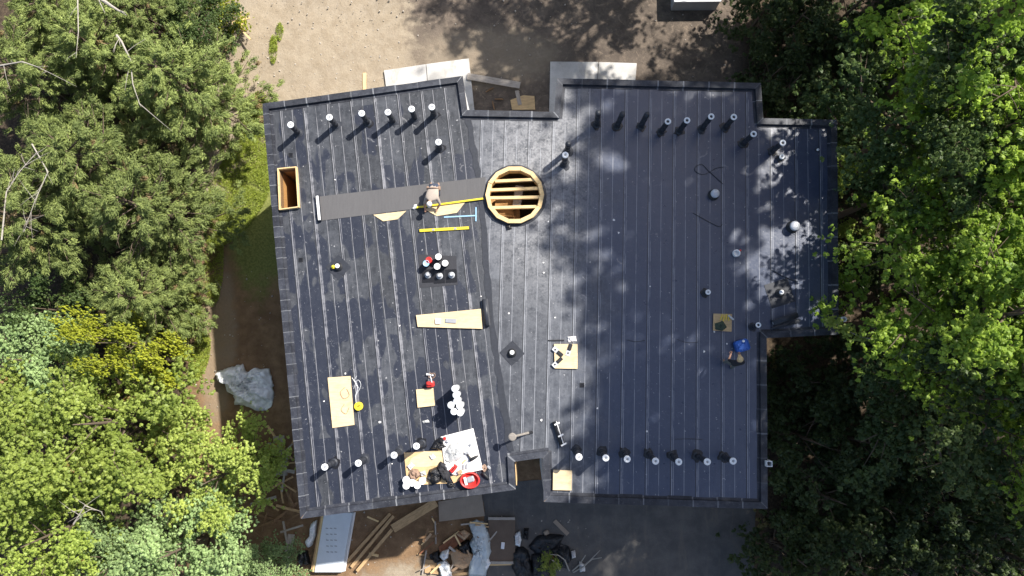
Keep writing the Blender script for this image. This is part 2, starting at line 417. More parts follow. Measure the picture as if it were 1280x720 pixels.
def roof_mat(name, west):
    t = NT(name)
    p = t.pos(); u, v, _ = t.sep(t.uv()); ri = t.rnd()
    seed = t.math('MULTIPLY', ri, 37.0)
    n1 = t.noise(.55, 5, .6, p); n2 = t.noise(2.6, 6, .68, p); n3 = t.noise(11, 5, .7, p); n4 = t.noise(55, 3, .7, p)
    streak = t.noise(3.0, 4, .6, t.vmul(p, (3.0, .35, 1)))
    base = t.mix(t.step(n2, .32, .70), (.040, .047, .064), (.108, .118, .142))
    base = t.mix(t.math('MULTIPLY', t.step(streak, .42, .68), .55), base, (.134, .144, .168))
    base = t.mix(t.math('MULTIPLY', t.step(t.noise(5.5, 5, .75, p, .8), .53, .62), .45), base, (.165, .175, .200))
    base = t.scale(base, t.math('MULTIPLY', t.math('ADD', .78, t.math('MULTIPLY', ri, .40)), .46 if west else .66))
    # smooth asphalt film in long puddle shapes that follow the sheets
    x, y, z = t.sep(p)
    fc = t.comb(t.math('ADD', t.math('MULTIPLY', u, .75), seed), t.math('MULTIPLY', v, .42), seed)
    fn = t.noise(1.25, 2.5, .45, fc, .35)
    bump_u = t.math('ABSOLUTE', t.math('SUBTRACT', t.math('FRACT', t.math('MULTIPLY', u, 2.0)), .5))
    edge = t.math('MULTIPLY', t.step(bump_u, .36, .5), .10)
    fn = t.math('SUBTRACT', fn, edge)
    reg = t.noise(.22, 3, .5, p)
    if west:   # more film toward the corner where the sheets were torched last
        sw = t.step(t.math('ADD', t.math('MULTIPLY', x, -.8), t.math('MULTIPLY', y, -.75)), -1.5, 5.5)
        lev = t.math('ADD', fn, t.math('ADD', t.math('MULTIPLY', t.math('SUBTRACT', reg, .5), .5), t.math('MULTIPLY', sw, .16)))
        film = t.step(lev, .56, .585)
    else:      # smooth film beyond the trodden middle strip, set where tree shade falls
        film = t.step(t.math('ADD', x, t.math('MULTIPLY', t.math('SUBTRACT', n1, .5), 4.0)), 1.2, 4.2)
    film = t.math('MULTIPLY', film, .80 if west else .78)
    col = t.mix(film, base, (.013, .017, .032) if west else (.026, .042, .090))  # east film tint carries the bluish sheen of the tree shade, painted in
    # pale dust trodden around the round opening and down the middle of the roof
    d = t.dist(t.vmul(p, (1.0, .42, 0)), (RC.x+.9, (RC.y+1.0)*.42, 0))
    dm = t.math('SUBTRACT', 1.0, t.step(t.math('ADD', d, t.math('MULTIPLY', t.math('SUBTRACT', n2, .5), 2.2)), .6, 3.2))
    dust = t.math('MULTIPLY', dm, t.step(t.math('ADD', t.math('MULTIPLY', n2, .6), t.math('MULTIPLY', n3, .5)), .40, .72))
    col = t.mix(t.math('MULTIPLY', dust, .85), col, (.255, .255, .265))
    # chalky smears
    sm = t.step(t.noise(1.7, 6, .72, t.vadd(p, (31, 7, 3)), 1.6), .63, .72)
    col = t.mix(t.math('MULTIPLY', sm, .55), col, (.26, .26, .27))
    sp = t.step(t.noise(7.5, 3, .6, t.vadd(p, (3, 17, 3))), .69, .73)
    col = t.mix(t.math('MULTIPLY', sp, .65), col, (.40, .40, .41))  # pale dust flecks; on the east roof they also imitate sun dapples
    sc = t.step(t.noise(4.2, 6, .8, t.vadd(p, (11, 3, 9)), 2.2), .60, .66)
    col = t.mix(t.math('MULTIPLY', sc, .50 if west else .26), col, (.24, .245, .26))
    # selvage and chalk lines along each sheet
    wob = t.math('MULTIPLY', t.math('SUBTRACT', t.noise(1.0, 3, .6, t.comb(seed, t.math('MULTIPLY', v, .9), 0)), .5), .035 if west else .010)
    uw = t.math('ADD', u, wob)
    brk = t.step(t.noise(1.0, 4, .65, t.comb(seed, t.math('MULTIPLY', v, 1.6), 5)), .34, .56)
    brk2 = t.step(t.noise(1.0, 3, .6, t.comb(seed, t.math('MULTIPLY', v, 1.1), 9)), .36, .5)
    def line(c, wd, soft=.006):
        return t.math('SUBTRACT', 1.0, t.step(t.math('ABSOLUTE', t.math('SUBTRACT', uw, c)), wd, wd+soft))
    la = t.math('MULTIPLY', line(.035, .009), t.math('ADD', .3, t.math('MULTIPLY', brk, .7)))
    lb = t.math('MULTIPLY', line(.100, .004), brk2)
    lc = t.math('MULTIPLY', line(.525, .006), t.math('ADD', .22, t.math('MULTIPLY', brk2, .7)))
    wide = t.math('MULTIPLY', t.math('MULTIPLY', line(.075, .05, .03), t.step(ri, .45, .8)), t.step(n2, .42, .6))
    lines = t.math('MAXIMUM', t.math('MAXIMUM', la, lb), lc)
    lc_col = (.30, .30, .32) if west else (.33, .34, .37)
    if west: col = t.mix(t.math('MULTIPLY', wide, .55), col, (.26, .26, .28))
    col = t.mix(t.math('MULTIPLY', lines, .85), col, lc_col)
    dk = line(.985, .012)
    col = t.mix(t.math('MULTIPLY', dk, .8), col, (.012, .013, .016))
    # tar bleed along the wavy meeting line handled by its own strip; grit everywhere
    col = t.scale(col, t.math('ADD', .70, t.math('ADD', t.math('MULTIPLY', n3, .34), t.math('MULTIPLY', n4, .26))))
    rough = t.math('SUBTRACT', t.math('ADD', .56 if west else .38, t.math('MULTIPLY', n2, .2)), t.math('MULTIPLY', film, .22))
    t.bump(t.math('ADD', t.math('MULTIPLY', n3, .5), t.math('ADD', t.math('MULTIPLY', n2, .8), t.math('MULTIPLY', n4, .25))), .35, .02)
    return t.done(col, rough, .45 if west else .8)
MW = roof_mat('west_roof_membrane', True)
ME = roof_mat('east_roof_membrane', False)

def cdt_faces(polys, test):
    verts = []; edges = []
    for pl in polys:
        o = len(verts); n = len(pl); verts += [Vector(q) for q in pl]; edges += [(o+i, o+(i+1)%n) for i in range(n)]
    v, e, f, *_ = delaunay_2d_cdt(verts, edges, [], 0, 1e-5)
    out = []
    for t in f:
        c = (v[t[0]]+v[t[1]]+v[t[2]])/3
        if test(c): out.append(t)
    return v, out

def on_roof(c):
    return inpoly(c, INW) and not inpoly(c, HATCH) and not inpoly(c, ROUND)

def islands(f):
    f = list(f); out = []
    while f:
        cur = [f.pop()]; vsn = set(frozenset((cur[0][i], cur[0][(i+1)%3])) for i in range(3)); ch = True
        while ch:
            ch = False
            for t in f[:]:
                es = [frozenset((t[i], t[(i+1)%3])) for i in range(3)]
                if any(q in vsn for q in es): cur.append(t); vsn.update(es); f.remove(t); ch = True
        out.append(cur)
    return out
def emit_sheet(v, f, k, origin, s, d, width, mat, rng):
    tot = sum(abs((v[t[1]]-v[t[0]]).cross(v[t[2]]-v[t[0]]))/2 for t in f)
    if tot < .05: return
    used = sorted({i for t in f for i in t}); idx = {o: i for i, o in enumerate(used)}
    me = bpy.data.meshes.new('roof_sheet')
    jit = rng.uniform(0, .003)
    top = []; uvv = []
    for o in used:
        q = v[o]-origin; uu = q.dot(s)/width-k; vv = q.dot(d)
        top.append((v[o].x, v[o].y, ZR + .004 + jit + (1-uu)*.010)); uvv.append((uu, vv))
    nb = len(top)
    ecount = {}
    for t in f:
        for i in range(3):
            e = (t[i], t[(i+1)%3]); ecount[tuple(sorted(e))] = ecount.get(tuple(sorted(e)), 0)+1
    allv = top + [(p_[0], p_[1], ZR-.001) for p_ in top]
    fs = []
    for t in f:
        q = [idx[i] for i in t]
        if (v[t[1]]-v[t[0]]).cross(v[t[2]]-v[t[0]]) < 0: q = q[::-1]
        fs.append(tuple(q))
        for i in range(3):
            e = (q[i], q[(i+1)%3])
            if ecount[tuple(sorted((used[e[0]], used[e[1]])))] == 1: fs.append((e[1], e[0], e[0]+nb, e[1]+nb))
    me.from_pydata(allv, [], fs)
    uvl = me.uv_layers.new(name='UVMap')
    full = uvv+uvv
    for lp in me.loops: uvl.data[lp.index].uv = full[lp.vertex_index]
    me.materials.append(mat); me.update()
    link('roof_sheet', me, house)


def sheets(origin, direction, width, k0, k1, west, mat, cuts_seed):
    """membrane sheets laid side by side; u runs across a sheet, v along it"""
    rng = random.Random(cuts_seed)
    d = direction.normalized(); s = Vector((d.y, -d.x))       # s points to growing k (east)
    for k in range(k0, k1):
        v0 = -16 + rng.uniform(0, 1.5); vcuts = [v0-12]
        c = rng.uniform(-9, -1)
        while c < 20: vcuts.append(c); c += rng.uniform(8.5, 10.5)
        vcuts.append(30)
        for a, b in zip(vcuts[:-1], vcuts[1:]):
            quad = [origin + s*(k*width) + d*a, origin + s*((k+1)*width) + d*a, origin + s*((k+1)*width) + d*b, origin + s*(k*width) + d*b]
            def test(c):
                q = c-origin; kk = q.dot(s)/width; vv = q.dot(d)
                return k < kk < k+1 and a < vv < b and on_roof(c) and inpoly(c, WEST) == west
            v, f = cdt_faces([INW, HATCH, ROUND, quad, LBW+[LBW[-1]+Vector((0,-9)), LBW[0]+Vector((-30,20))] if False else WEST], test)
            for f in islands(f): emit_sheet(v, f, k, origin, s, d, width, mat, rng)
dE = Vector(P(870,120)[:2]) - Vector(P(868,600)[:2]); oE = Vector(P(871.6,200)[:2])
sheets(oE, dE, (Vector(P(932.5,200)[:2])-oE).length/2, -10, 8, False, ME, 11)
dW = Vector(P(485,300)[:2]) - Vector(P(501,450)[:2]); oW = Vector(P(395,300)[:2])
sheets(oW, dW, (Vector(P(515,300)[:2])-oW).length/4, -3, 9, True, MW, 12)

# deck under the sheets, walls, floor inside
def deck():
    v, f = cdt_faces([OUTW, HATCH, ROUND], lambda c: inpoly(c, OUTW) and not inpoly(c, HATCH) and not inpoly(c, ROUND))
    mb = MB(); n = len(v)
    vs_ = [(p_.x, p_.y, ZR-.003) for p_ in v] + [(p_.x, p_.y, ZR-.32) for p_ in v]
    fs = []; ec = {}
    for t in f:
        q = list(t)
        if (v[t[1]]-v[t[0]]).cross(v[t[2]]-v[t[0]]) < 0: q = q[::-1]
        fs.append(tuple(q)); fs.append(tuple(i+n for i in reversed(q)))
        for i in range(3): ec.setdefault(tuple(sorted((q[i], q[(i+1)%3]))), []).append((q[i], q[(i+1)%3]))
    for k, l in ec.items():
        if len(l) == 1: a, b = l[0]; fs.append((b, a, a+n, b+n))
    mb.add(vs_, fs); mb.build('roof_deck', M['lumber_dark'], house)
deck()
def wall_ring(name, outer, inner, z0, z1, mat):
    mb = MB(); n = len(outer)
    for i in range(n):
        j = (i+1)%n
        o0, o1, i0, i1 = outer[i], outer[j], inner[i], inner[j]
        q = [(o0.x,o0.y),(o1.x,o1.y),(i1.x,i1.y),(i0.x,i0.y)]
        vs_ = [(a, b, z0) for a, b in q] + [(a, b, z1) for a, b in q]
        mb.add(vs_, [(0,1,5,4),(2,3,7,6),(4,5,6,7),(3,2,1,0)])
    return mb.build(name, mat, house)
IW = inset(OUTW, .03)
wall_ring('wall', IW, inset(OUTW, .20), 0.0, ZR-.33, M['wall'])
wall_ring('parapet', OUTW, INW, ZR-.0, ZR+PT-.012, M['lumber_dark'])
# sheathing board on the reveal of the small notch by the driveway
a, b = P(643.4,579,ZR+PT), P(645.2,612,ZR+PT)
mb = MB(); dd = (b-a); mb.box(((a+b)/2 + Vector((.015, .05, -1.6))), (.03, dd.length-.1, 2.6), math.atan2(dd.y, dd.x)-math.pi/2)
mb.build('sheathing_panel', M['ply'], house)
# window openings of the storeys below the roof
GL = NT('window_glass'); GLM = GL.done((.03, .04, .05), .08, .8)
for i in range(len(IW)):
    a, b = IW[i], IW[(i+1) % len(IW)]; ln = (b-a).length
    if ln < 3.5: continue
    dv = (b-a)/ln; nn = Vector((dv.y, -dv.x)); m = int(ln//2.8); rz = math.atan2(dv.y, dv.x)
    for zc in (1.6, 4.4):
        for k in range(m):
            c = a+dv*(ln*(k+.5)/m)+nn*.012
            mb = MB()
            for sx, sz, lx, lz in ((-.55,0,.08,1.3),(.55,0,.08,1.3),(0,.61,1.02,.08),(0,-.61,1.02,.08),(0,0,.05,1.14)):
                q = c+dv*sx; mb.box((q.x, q.y, zc+sz), (lx, .05, lz), rz)
            wo = mb.build('window', M['offwhite'], house)
            q = c-nn*.002
            mb = MB(); mb.box((q.x, q.y, zc), (1.02, .02, 1.14), rz); mb.build('pane', GLM, wo)
# inner floor
fl = inset(OUTW, .21)
v, f = cdt_faces([fl], lambda c: inpoly(c, fl)); mb = MB()
mb.add([(p_.x, p_.y, ZR-3.0) for p_ in v], [tuple(t) if (v[t[1]]-v[t[0]]).cross(v[t[2]]-v[t[0]]) > 0 else tuple(reversed(t)) for t in f])
mb.build('upper_floor', wood('subfloor', (.42, .27, .14), .6), house)
mb = MB()
rng = random.Random(2)
for k in range(3):
    mb = MB(); mb.bevbox((RC.x-.62+k*.1, RC.y-.95+k*.42, ZR-1.15+.07*k), (1.0-.1*k, .36, .16), rng.uniform(-.1,.1)); mb.build('stored_lumber', M['orange_wood'], house)
mb = MB(); mb.bevbox((RC.x-.45, RC.y-.45, ZR-2.05), (1.3, 1.5, 1.75)); mb.build('stair_box', M['orange_wood'], house)
mb = MB(); mb.bevbox((RC.x+.12, RC.y+.1, ZR-.62), (.34, .9, .10), -.15); mb.build('stored_lumber', M['lumber_grey'], house)
mb = MB(); mb.bevbox((RC.x+.12, RC.y+.1, ZR-1.3), (.3, .8, 1.2), -.15); mb.build('stair_post', M['lumber_dark'], house)

# flashing pieces over the parapet
def flash_mat():
    t = NT('parapet_flashing'); p = t.pos(); u, v, _ = t.sep(t.uv())
    n2 = t.noise(3, 5, .65, p); n3 = t.noise(16, 4, .7, p)
    c = t.mix(t.step(n2, .3, .7), (.016, .018, .026), (.042, .046, .058))
    c = t.scale(c, t.math('ADD', .7, t.math('MULTIPLY', t.rnd(), .6)))
    e = t.math('MULTIPLY', t.math('SUBTRACT', 1.0, t.step(u, .035, .075)), t.math('ADD', .35, t.math('MULTIPLY', n3, .9)))
    e = t.math('MULTIPLY', e, t.math('ADD', .15, t.math('MULTIPLY', t.math('FRACT', t.math('MULTIPLY', t.rnd(), 7.3)), .8)))
    c = t.mix(t.math('MULTIPLY', e, .8), c, (.30, .31, .33))
    c = t.mix(t.math('MULTIPLY', t.step(n3, .58, .7), .3), c, (.24, .24, .25))
    t.bump(n3, .3, .01)
    return t.done(c, .55, .4)
FM = flash_mat()
def flashing():
    rng = random.Random(8); n = len(OUTW)
    for i in range(n):
        a, b = OUTW[i], OUTW[(i+1)%n]; ia, ib = INW[i], INW[(i+1)%n]
        ln = (b-a).length
        west_side = i in [k for k in range(n) if OUTW[k].x < -8 and OUTW[(k+1)%n].x < -8]
        m = max(1, round(ln/(.42 if west_side else .95)))
        for k in range(m):
            t0, t1 = k/m, (k+1)/m
            o0, o1 = a.lerp(b, t0), a.lerp(b, t1); dv = (b-a).normalized(); nrm = Vector((-dv.y, dv.x))
            q0 = ia if k == 0 else o0+nrm*.22; q1 = ib if k == m-1 else o1+nrm*.22
            nn = (q0-o0).normalized() if (q0-o0).length > 0 else Vector((0,0))
            dz = rng.uniform(0, .006) + (.005 if k % 2 else 0); ex = rng.uniform(.004, .02)
            dv = (b-a).normalized(); nrm = Vector((-dv.y, dv.x)) 
            prof = []
            for (ob, qb) in ((o0, q0), (o1, q1)):
                prof.append([Vector((*(ob-nrm*ex), ZR+PT-.05)), Vector((*(ob-nrm*ex), ZR+PT+dz)), Vector((*(qb+nrm*.008), ZR+PT+dz)),
                             Vector((*(qb+nrm*(.012+dz)), ZR+.02+dz)), Vector((*(qb+nrm*(.10+dz*3)), ZR+.018+dz*.7)),
                             Vector((*(qb+nrm*(.10+dz*3)), ZR+.002)), Vector((*(qb-nrm*.01), ZR+.002)), Vector((*(qb-nrm*.01), ZR+PT-.05))])
            mb = MB(); r0, r1 = prof
            mb.loft([r0, r1])
            o = mb.build('flashing', FM, house)
            uvl = o.data.uv_layers.new(name='UVMap')
            for lp in o.data.loops: uvl.data[lp.index].uv = (0.0 if lp.vertex_index < 8 else 1.0, (lp.vertex_index % 8)/8)
flashing()

# round opening: curb of straight segments and four joists
for k in range(14):
    a0, a1 = 2*math.pi*(k+.006)/14, 2*math.pi*(k+.994)/14
    r0, r1 = RR-.03, RR+.13
    mb = MB(); zz = ZR+.20+.012*((k*7)%3)
    mb.prism([tuple(RC+Vector((math.cos(a), math.sin(a)))*r) for a, r in ((a0,r0),(a0,r1),(a1,r1),(a1,r0))], ZR-.28, zz)
    mb.build('curb_segment', M['lumber_pale'], house)
mb = MB()
prof = [(RR+.135, .0), (RR+.24, .001), (RR+.22, .022), (RR+.15, .03), (RR+.145, .07), (RR+.135, .07), (RR+.135, .0)]
mb.loft([[Vector((RC.x+r_*math.cos(2*math.pi*i/28), RC.y+r_*math.sin(2*math.pi*i/28), ZR+z_)) for i in range(28)] for r_, z_ in prof], False)
mb.build('curb_flashing', M['navy'], house)
for yy, an in ((225.5, .04), (236.5, .035), (247, .015), (259, .02)):
    c = P(643.5, yy, ZR+.10); off = c.y-RC.y; hl = math.sqrt(max(.05, (RR-.03)**2-off*off))
    mb = MB(); mb.bevbox((RC.x, RC.y+off, ZR+.06), (2*hl-.02, .115, .16), an, .006); mb.build('joist', M['lumber_pale'], house)
# rectangular hatch: curb boards and plywood shaft
for i in range(4):
    a, b = HATCH[i], HATCH[(i+1)%4]; dv = (b-a).normalized(); nn = Vector((dv.y, -dv.x)) 
    cen = sum(HATCH, Vector((0,0)))/4
    if ((a+b)/2-cen).dot(nn) < 0: nn = -nn
    m2 = (a+b)/2 + nn*.024; L_ = (b-a).length + (.09 if i % 2 else -.004)
    mb = MB(); mb.bevbox((m2.x, m2.y, ZR+.06), (L_, .044, .26), math.atan2(dv.y, dv.x), .006); mb.build('hatch_curb_board', M['lumber_pale'], house)
    m3 = (a+b)/2 + nn*.014
    mb = MB(); mb.box((m3.x, m3.y, ZR-1.0), ((b-a).length-.03, .02, 1.9), math.atan2(dv.y, dv.x)); mb.build('hatch_shaft_board', M['orange_wood'], house)
# torn dark seam where the wings meet
mb = MB(); rng = random.Random(4)
pl = []
for i in range(1, len(LBW)-2):
    for k in range(14): pl.append(LBW[i].lerp(LBW[i+1], k/14))
lf, rt = [], []
for q in pl:
    lf.append((q.x-.10+rng.uniform(-.07,.03), q.y)); rt.append((q.x+.10+rng.uniform(-.02,.06), q.y))
for i in range(len(pl)-1):
    q = [lf[i], rt[i], rt[i+1], lf[i+1]]
    if not all(on_roof(Vector(c)) for c in q): continue
    mb.add([(a_[0], a_[1], ZR+.0205) for a_ in q]+[(a_[0], a_[1], ZR+.012) for a_ in q], [(3,2,1,0),(4,5,6,7),(0,1,5,4),(2,3,7,6)])
mb.build('tar_seam', M['navy'], house)

# ------------------------------------------------------------------ foliage generators
def leaf_mesh(name, pos, nrm, axis, ln, wd, tone, mat):
    n = len(pos)
    nrm /= np.linalg.norm(nrm, axis=1)[:, None]+1e-9
    axis = axis - nrm*(axis*nrm).sum(1)[:, None]; axis /= np.linalg.norm(axis, axis=1)[:, None]+1e-9
    side = np.cross(nrm, axis)
    L_ = ln[:, None]; W_ = wd[:, None]
    v = np.empty((n, 4, 3))
    v[:, 0] = pos - axis*L_*.5; v[:, 1] = pos + side*W_*.5 + nrm*W_*.18 - axis*L_*.05
    v[:, 2] = pos + axis*L_*.5 - nrm*L_*.12; v[:, 3] = pos - side*W_*.5 + nrm*W_*.18 - axis*L_*.05
    me = bpy.data.meshes.new(name)
    me.vertices.add(4*n); me.vertices.foreach_set('co', v.reshape(-1).astype(np.float32))
    me.loops.add(4*n); me.loops.foreach_set('vertex_index', np.arange(4*n, dtype=np.int32))
    me.polygons.add(n); me.polygons.foreach_set('loop_start', np.arange(0, 4*n, 4, dtype=np.int32))
    me.polygons.foreach_set('loop_total', np.full(n, 4, dtype=np.int32))
    me.update(calc_edges=True)
    at = me.attributes.new('tone', 'FLOAT', 'FACE'); at.data.foreach_set('value', tone.astype(np.float32))
    me.materials.append(mat)
    return me

def deciduous(seed, H, R, zlo, nspray, nleaf, llen, mat, barkm, spread=1.0, spl=.55, limb_n=13, flat=.22):
    """returns trunk mesh object data and crown mesh; base at the origin"""
    rng = np.random.default_rng(seed); mb = MB()
    lean = rng.normal(0, .03*H, 2)
    def tr(z): k = z/H; return Vector((lean[0]*k*k, lean[1]*k*k, z))
    r0 = .012*H+.05
    mb.tube([tr(H*q) for q in (0, .04, .2, .4, .6, .8, .95)], [r0*1.5, r0*1.1, r0, r0*.8, r0*.6, r0*.35, r0*.12], 9)
    zc = (zlo+H)/2; hz = (H-zlo)/2
    tips = []; segs = []
    for i in range(limb_n):
        az = i*2.39996+rng.uniform(-.3, .3); k = (i+.5)/limb_n
        zt = zlo + (H-zlo)*(.10+.85*k) + rng.normal(0, .04*H)
        rr = R*math.sqrt(max(.05, 1-((zt-zc)/(hz*1.08))**2))*rng.uniform(.75, 1.12)
        tip = Vector((math.cos(az)*rr, math.sin(az)*rr, min(zt, H*.97)))
        zs = max(zlo*.75, tip.z - rr*rng.uniform(.5, .9)); st = tr(min(zs, H*.85))
        mid = st.lerp(tip, .55) + Vector((rng.normal(0, .08*R), rng.normal(0, .08*R), .10*rr))
        rb = r0*.45*(1-.5*k)
        mb.tube([st, st.lerp(mid, .5)+Vector((0,0,-.03*rr)), mid, tip], [rb, rb*.75, rb*.5, rb*.12], 6)
        for t_ in np.linspace(.30, 1.0, 6): segs.append(((st.lerp(mid, t_/.55) if t_ < .55 else mid.lerp(tip, (t_-.55)/.45)), (tip-mid).normalized(), t_, rr))
        for s_ in range(5):
            t_ = rng.uniform(.35, .95); b0 = (st.lerp(mid, t_/.55) if t_ < .55 else mid.lerp(tip, (t_-.55)/.45))
            a2 = az + rng.choice([-1, 1])*rng.uniform(.5, 1.2); l2 = rr*rng.uniform(.25, .5)*(1.2-t_*.5)
            e = b0 + Vector((math.cos(a2)*l2, math.sin(a2)*l2, l2*rng.uniform(-.05, .45)))
            mb.tube([b0, b0.lerp(e, .5)+Vector((0,0,.05*l2)), e], [rb*.32, rb*.2, rb*.07], 5)
            for q in (.45, .75, 1.0): segs.append((b0.lerp(e, q), (e-b0).normalized(), q, rr))
    segs = segs
    C = []; D = []; 
    for i in range(nspray):
        p_, d_, t_, rr = segs[rng.integers(len(segs))]
        j = Vector(rng.normal(0, .085*R, 3)); j.z *= .6
        C.append(p_+j); a = math.atan2(d_.y, d_.x)+rng.normal(0, .6); D.append((math.cos(a), math.sin(a), rng.uniform(-.25, .15)))
    C = np.array([tuple(c) for c in C]); D = np.array(D)
    per = 12; nt = max(1, nleaf//per); m = nspray*nt; ti = np.repeat(np.arange(nspray), nt)      # tufts on each spray
    sl = (spl*rng.uniform(.6, 1.35, nspray))[ti]
    a = rng.normal(0, .42, m); b = rng.normal(0, .30, m); c = rng.normal(0, flat, m)
    d = D[ti]; sd_ = np.stack([-d[:, 1], d[:, 0], np.zeros(m)], 1)
    tc = C[ti] + d*(a*sl*1.25)[:, None] + sd_*(b*sl)[:, None]; tc[:, 2] += c*sl - .25*np.abs(b)*sl
    n = m*per; ui = np.repeat(np.arange(m), per); ci = ti[ui]      # leaves in domed rosettes
    off = rng.normal(0, 1, (n, 3)); off /= np.linalg.norm(off, axis=1)[:, None]; off[:, 2] = np.abs(off[:, 2])*1.0-.15
    ts = llen*rng.uniform(.7, 1.35, m)
    pos = tc[ui] + off*(ts[ui]*rng.uniform(.45, 1.0, n))[:, None]*np.array([1, 1, .7])
    nrm = np.array([0, 0, .75]) + rng.normal(0, .35, (n, 3)) + off*.9
    ax = off*np.array([1, 1, .2]) + d[ui]*.3 + rng.normal(0, .4, (n, 3))
    ttone = rng.normal(0, .10, m)[ui]
    ln = llen*rng.uniform(.45, 1.65, n)*rng.uniform(.8, 1.25, nspray)[ci]; tone = np.clip(rng.normal(.45, .12, n) + ttone + rng.normal(0, .22, nspray)[ci], 0, 1)
    dry = rng.random(nspray) < .012; tone = np.where(dry[ci] & (rng.random(n) < .8), .99, np.minimum(tone, .92))
    me = leaf_mesh('crown', pos, nrm, ax, ln, ln*.68, tone, mat)
    trm = bpy.data.meshes.new('trunk'); trm.from_pydata(mb.v, [], mb.f); trm.materials.append(barkm)
    trm.polygons.foreach_set('use_smooth', [True]*len(trm.polygons))
    return trm, me

def cedar(seed, H, R, ntuft, nneed, mat, barkm, zlo=.6, bare=26):
    rng = np.random.default_rng(seed); mb = MB()
    r0 = .16
    mb.tube([(0,0,0),(0.05,0,H*.3),(0,.06,H*.6),(0,0,H*.97)], [r0*1.4, r0, r0*.6, r0*.1], 8)
    C = []; D = []
    nb = 46
    for i in range(nb):
        k = (i+.5)/nb; z = zlo+(H-zlo)*k**.85; az = i*2.39996+rng.uniform(-.3, .3)
        rr = R*(1-k**1.7)**.62*rng.uniform(.78, 1.15)+.12
        tip = Vector((math.cos(az)*rr, math.sin(az)*rr, z+rr*rng.uniform(.05, .35)))
        st = Vector((0, 0, max(.3, z-rr*.25)))
        mid = st.lerp(tip, .5)+Vector((rng.normal(0,.12), rng.normal(0,.12), -.06*rr))
        mb.tube([st, mid, tip], [.045, .03, .008], 5)
        m = max(3, int(ntuft/nb*(.35+rr/R)))
        for q in range(m):
            t_ = rng.uniform(.28, 1.04)
            p_ = st.lerp(mid, t_*2) if t_ < .5 else mid.lerp(tip, (t_-.5)*2)
            w_ = rr*.34*(1.1-.6*t_)
            sx = rng.normal(0, w_*.6); p_ = p_+Vector((-math.sin(az)*sx, math.cos(az)*sx, rng.normal(0, .10)-abs(sx)*.05))
            C.append(tuple(p_)); a2 = az+math.copysign(1, sx)*rng.uniform(.1, .9); D.append((math.cos(a2), math.sin(a2), rng.uniform(-.1, .6)))
    for i in range(bare):      # grey dead twigs poking out of the foliage
        az = rng.uniform(0, 6.283); k = rng.uniform(.1, .8); rr = R*(1-k**1.7)**.62
        z = zlo+(H-zlo)*k
        a = Vector((math.cos(az)*rr*.35, math.sin(az)*rr*.35, z+.1)); b = Vector((math.cos(az+.1)*rr*1.08, math.sin(az+.1)*rr*1.08, z+rr*rng.uniform(.25, .5)))
        mid = a.lerp(b, .55)+Vector((rng.normal(0,.12), rng.normal(0,.12), .08))
        mb.tube([a, mid, b], [.028, .018, .005], 5)
        for q in range(3):
            s_ = mid.lerp(b, rng.uniform(0, .8)); a2 = az+rng.choice([-1,1])*rng.uniform(.4, 1.1); l2 = rng.uniform(.25, .7)
            mb.tube([s_, s_+Vector((math.cos(a2)*l2, math.sin(a2)*l2, rng.uniform(0, .15)))], [.011, .004], 4)
    C = np.array(C); D = np.array(D); nt = len(C); n = nt*nneed; ci = np.repeat(np.arange(nt), nneed)
    s_ = rng.uniform(.10, .24, nt)[ci]
    off = rng.normal(0, 1, (n, 3)); off /= np.linalg.norm(off, axis=1)[:, None]; off *= (rng.random(n)**.5)[:, None]
    pos = C[ci] + off*s_[:, None]*np.array([1, 1, .65]) + D[ci]*(rng.uniform(-.05, .22, n)*1.0)[:, None]
    ax = D[ci]*1.0 + off*.9 + rng.normal(0, .3, (n, 3)) + np.array([0, 0, .25])
    nrm = np.array([0, 0, .8]) + off*.8 + rng.normal(0, .5, (n, 3))
    ln = .150*rng.uniform(.6, 1.4, n); tone = np.clip(rng.normal(.42, .18, n)+rng.normal(0, .2, nt)[ci], 0, .92)
    dry = rng.random(nt) < .03; tone = np.where(dry[ci], .99, tone)
    me = leaf_mesh('crown', pos, nrm, ax, ln, ln*.21, tone, mat)
    trm = bpy.data.meshes.new('trunk'); trm.from_pydata(mb.v, [], mb.f); trm.materials.append(barkm)
    trm.polygons.foreach_set('use_smooth', [True]*len(trm.polygons))
    return trm, me

def recolor(tm, mat): return (tm[0], tm[1], mat)

def plant_tree(name, tm, px, py, zref, label, group, s=1.0, sz=None, rz=0.0, cat='tree', xy=None, stretch=1.0):
    """stand a tree so that its foliage at height zref shows at (px,py)"""
    p_ = Vector((xy[0], xy[1], 0)) if xy is not None else P(px, py, zref)
    t = thing(name, (p_.x, p_.y, -.03), label, cat, group, rz)
    t.scale = (s*stretch, s, sz if sz else s)
    link('trunk', tm[0], t); c = link('crown', tm[1], t)
    if len(tm) > 2: c.material_slots[0].link = 'OBJECT'; c.material_slots[0].material = tm[2]
    return t

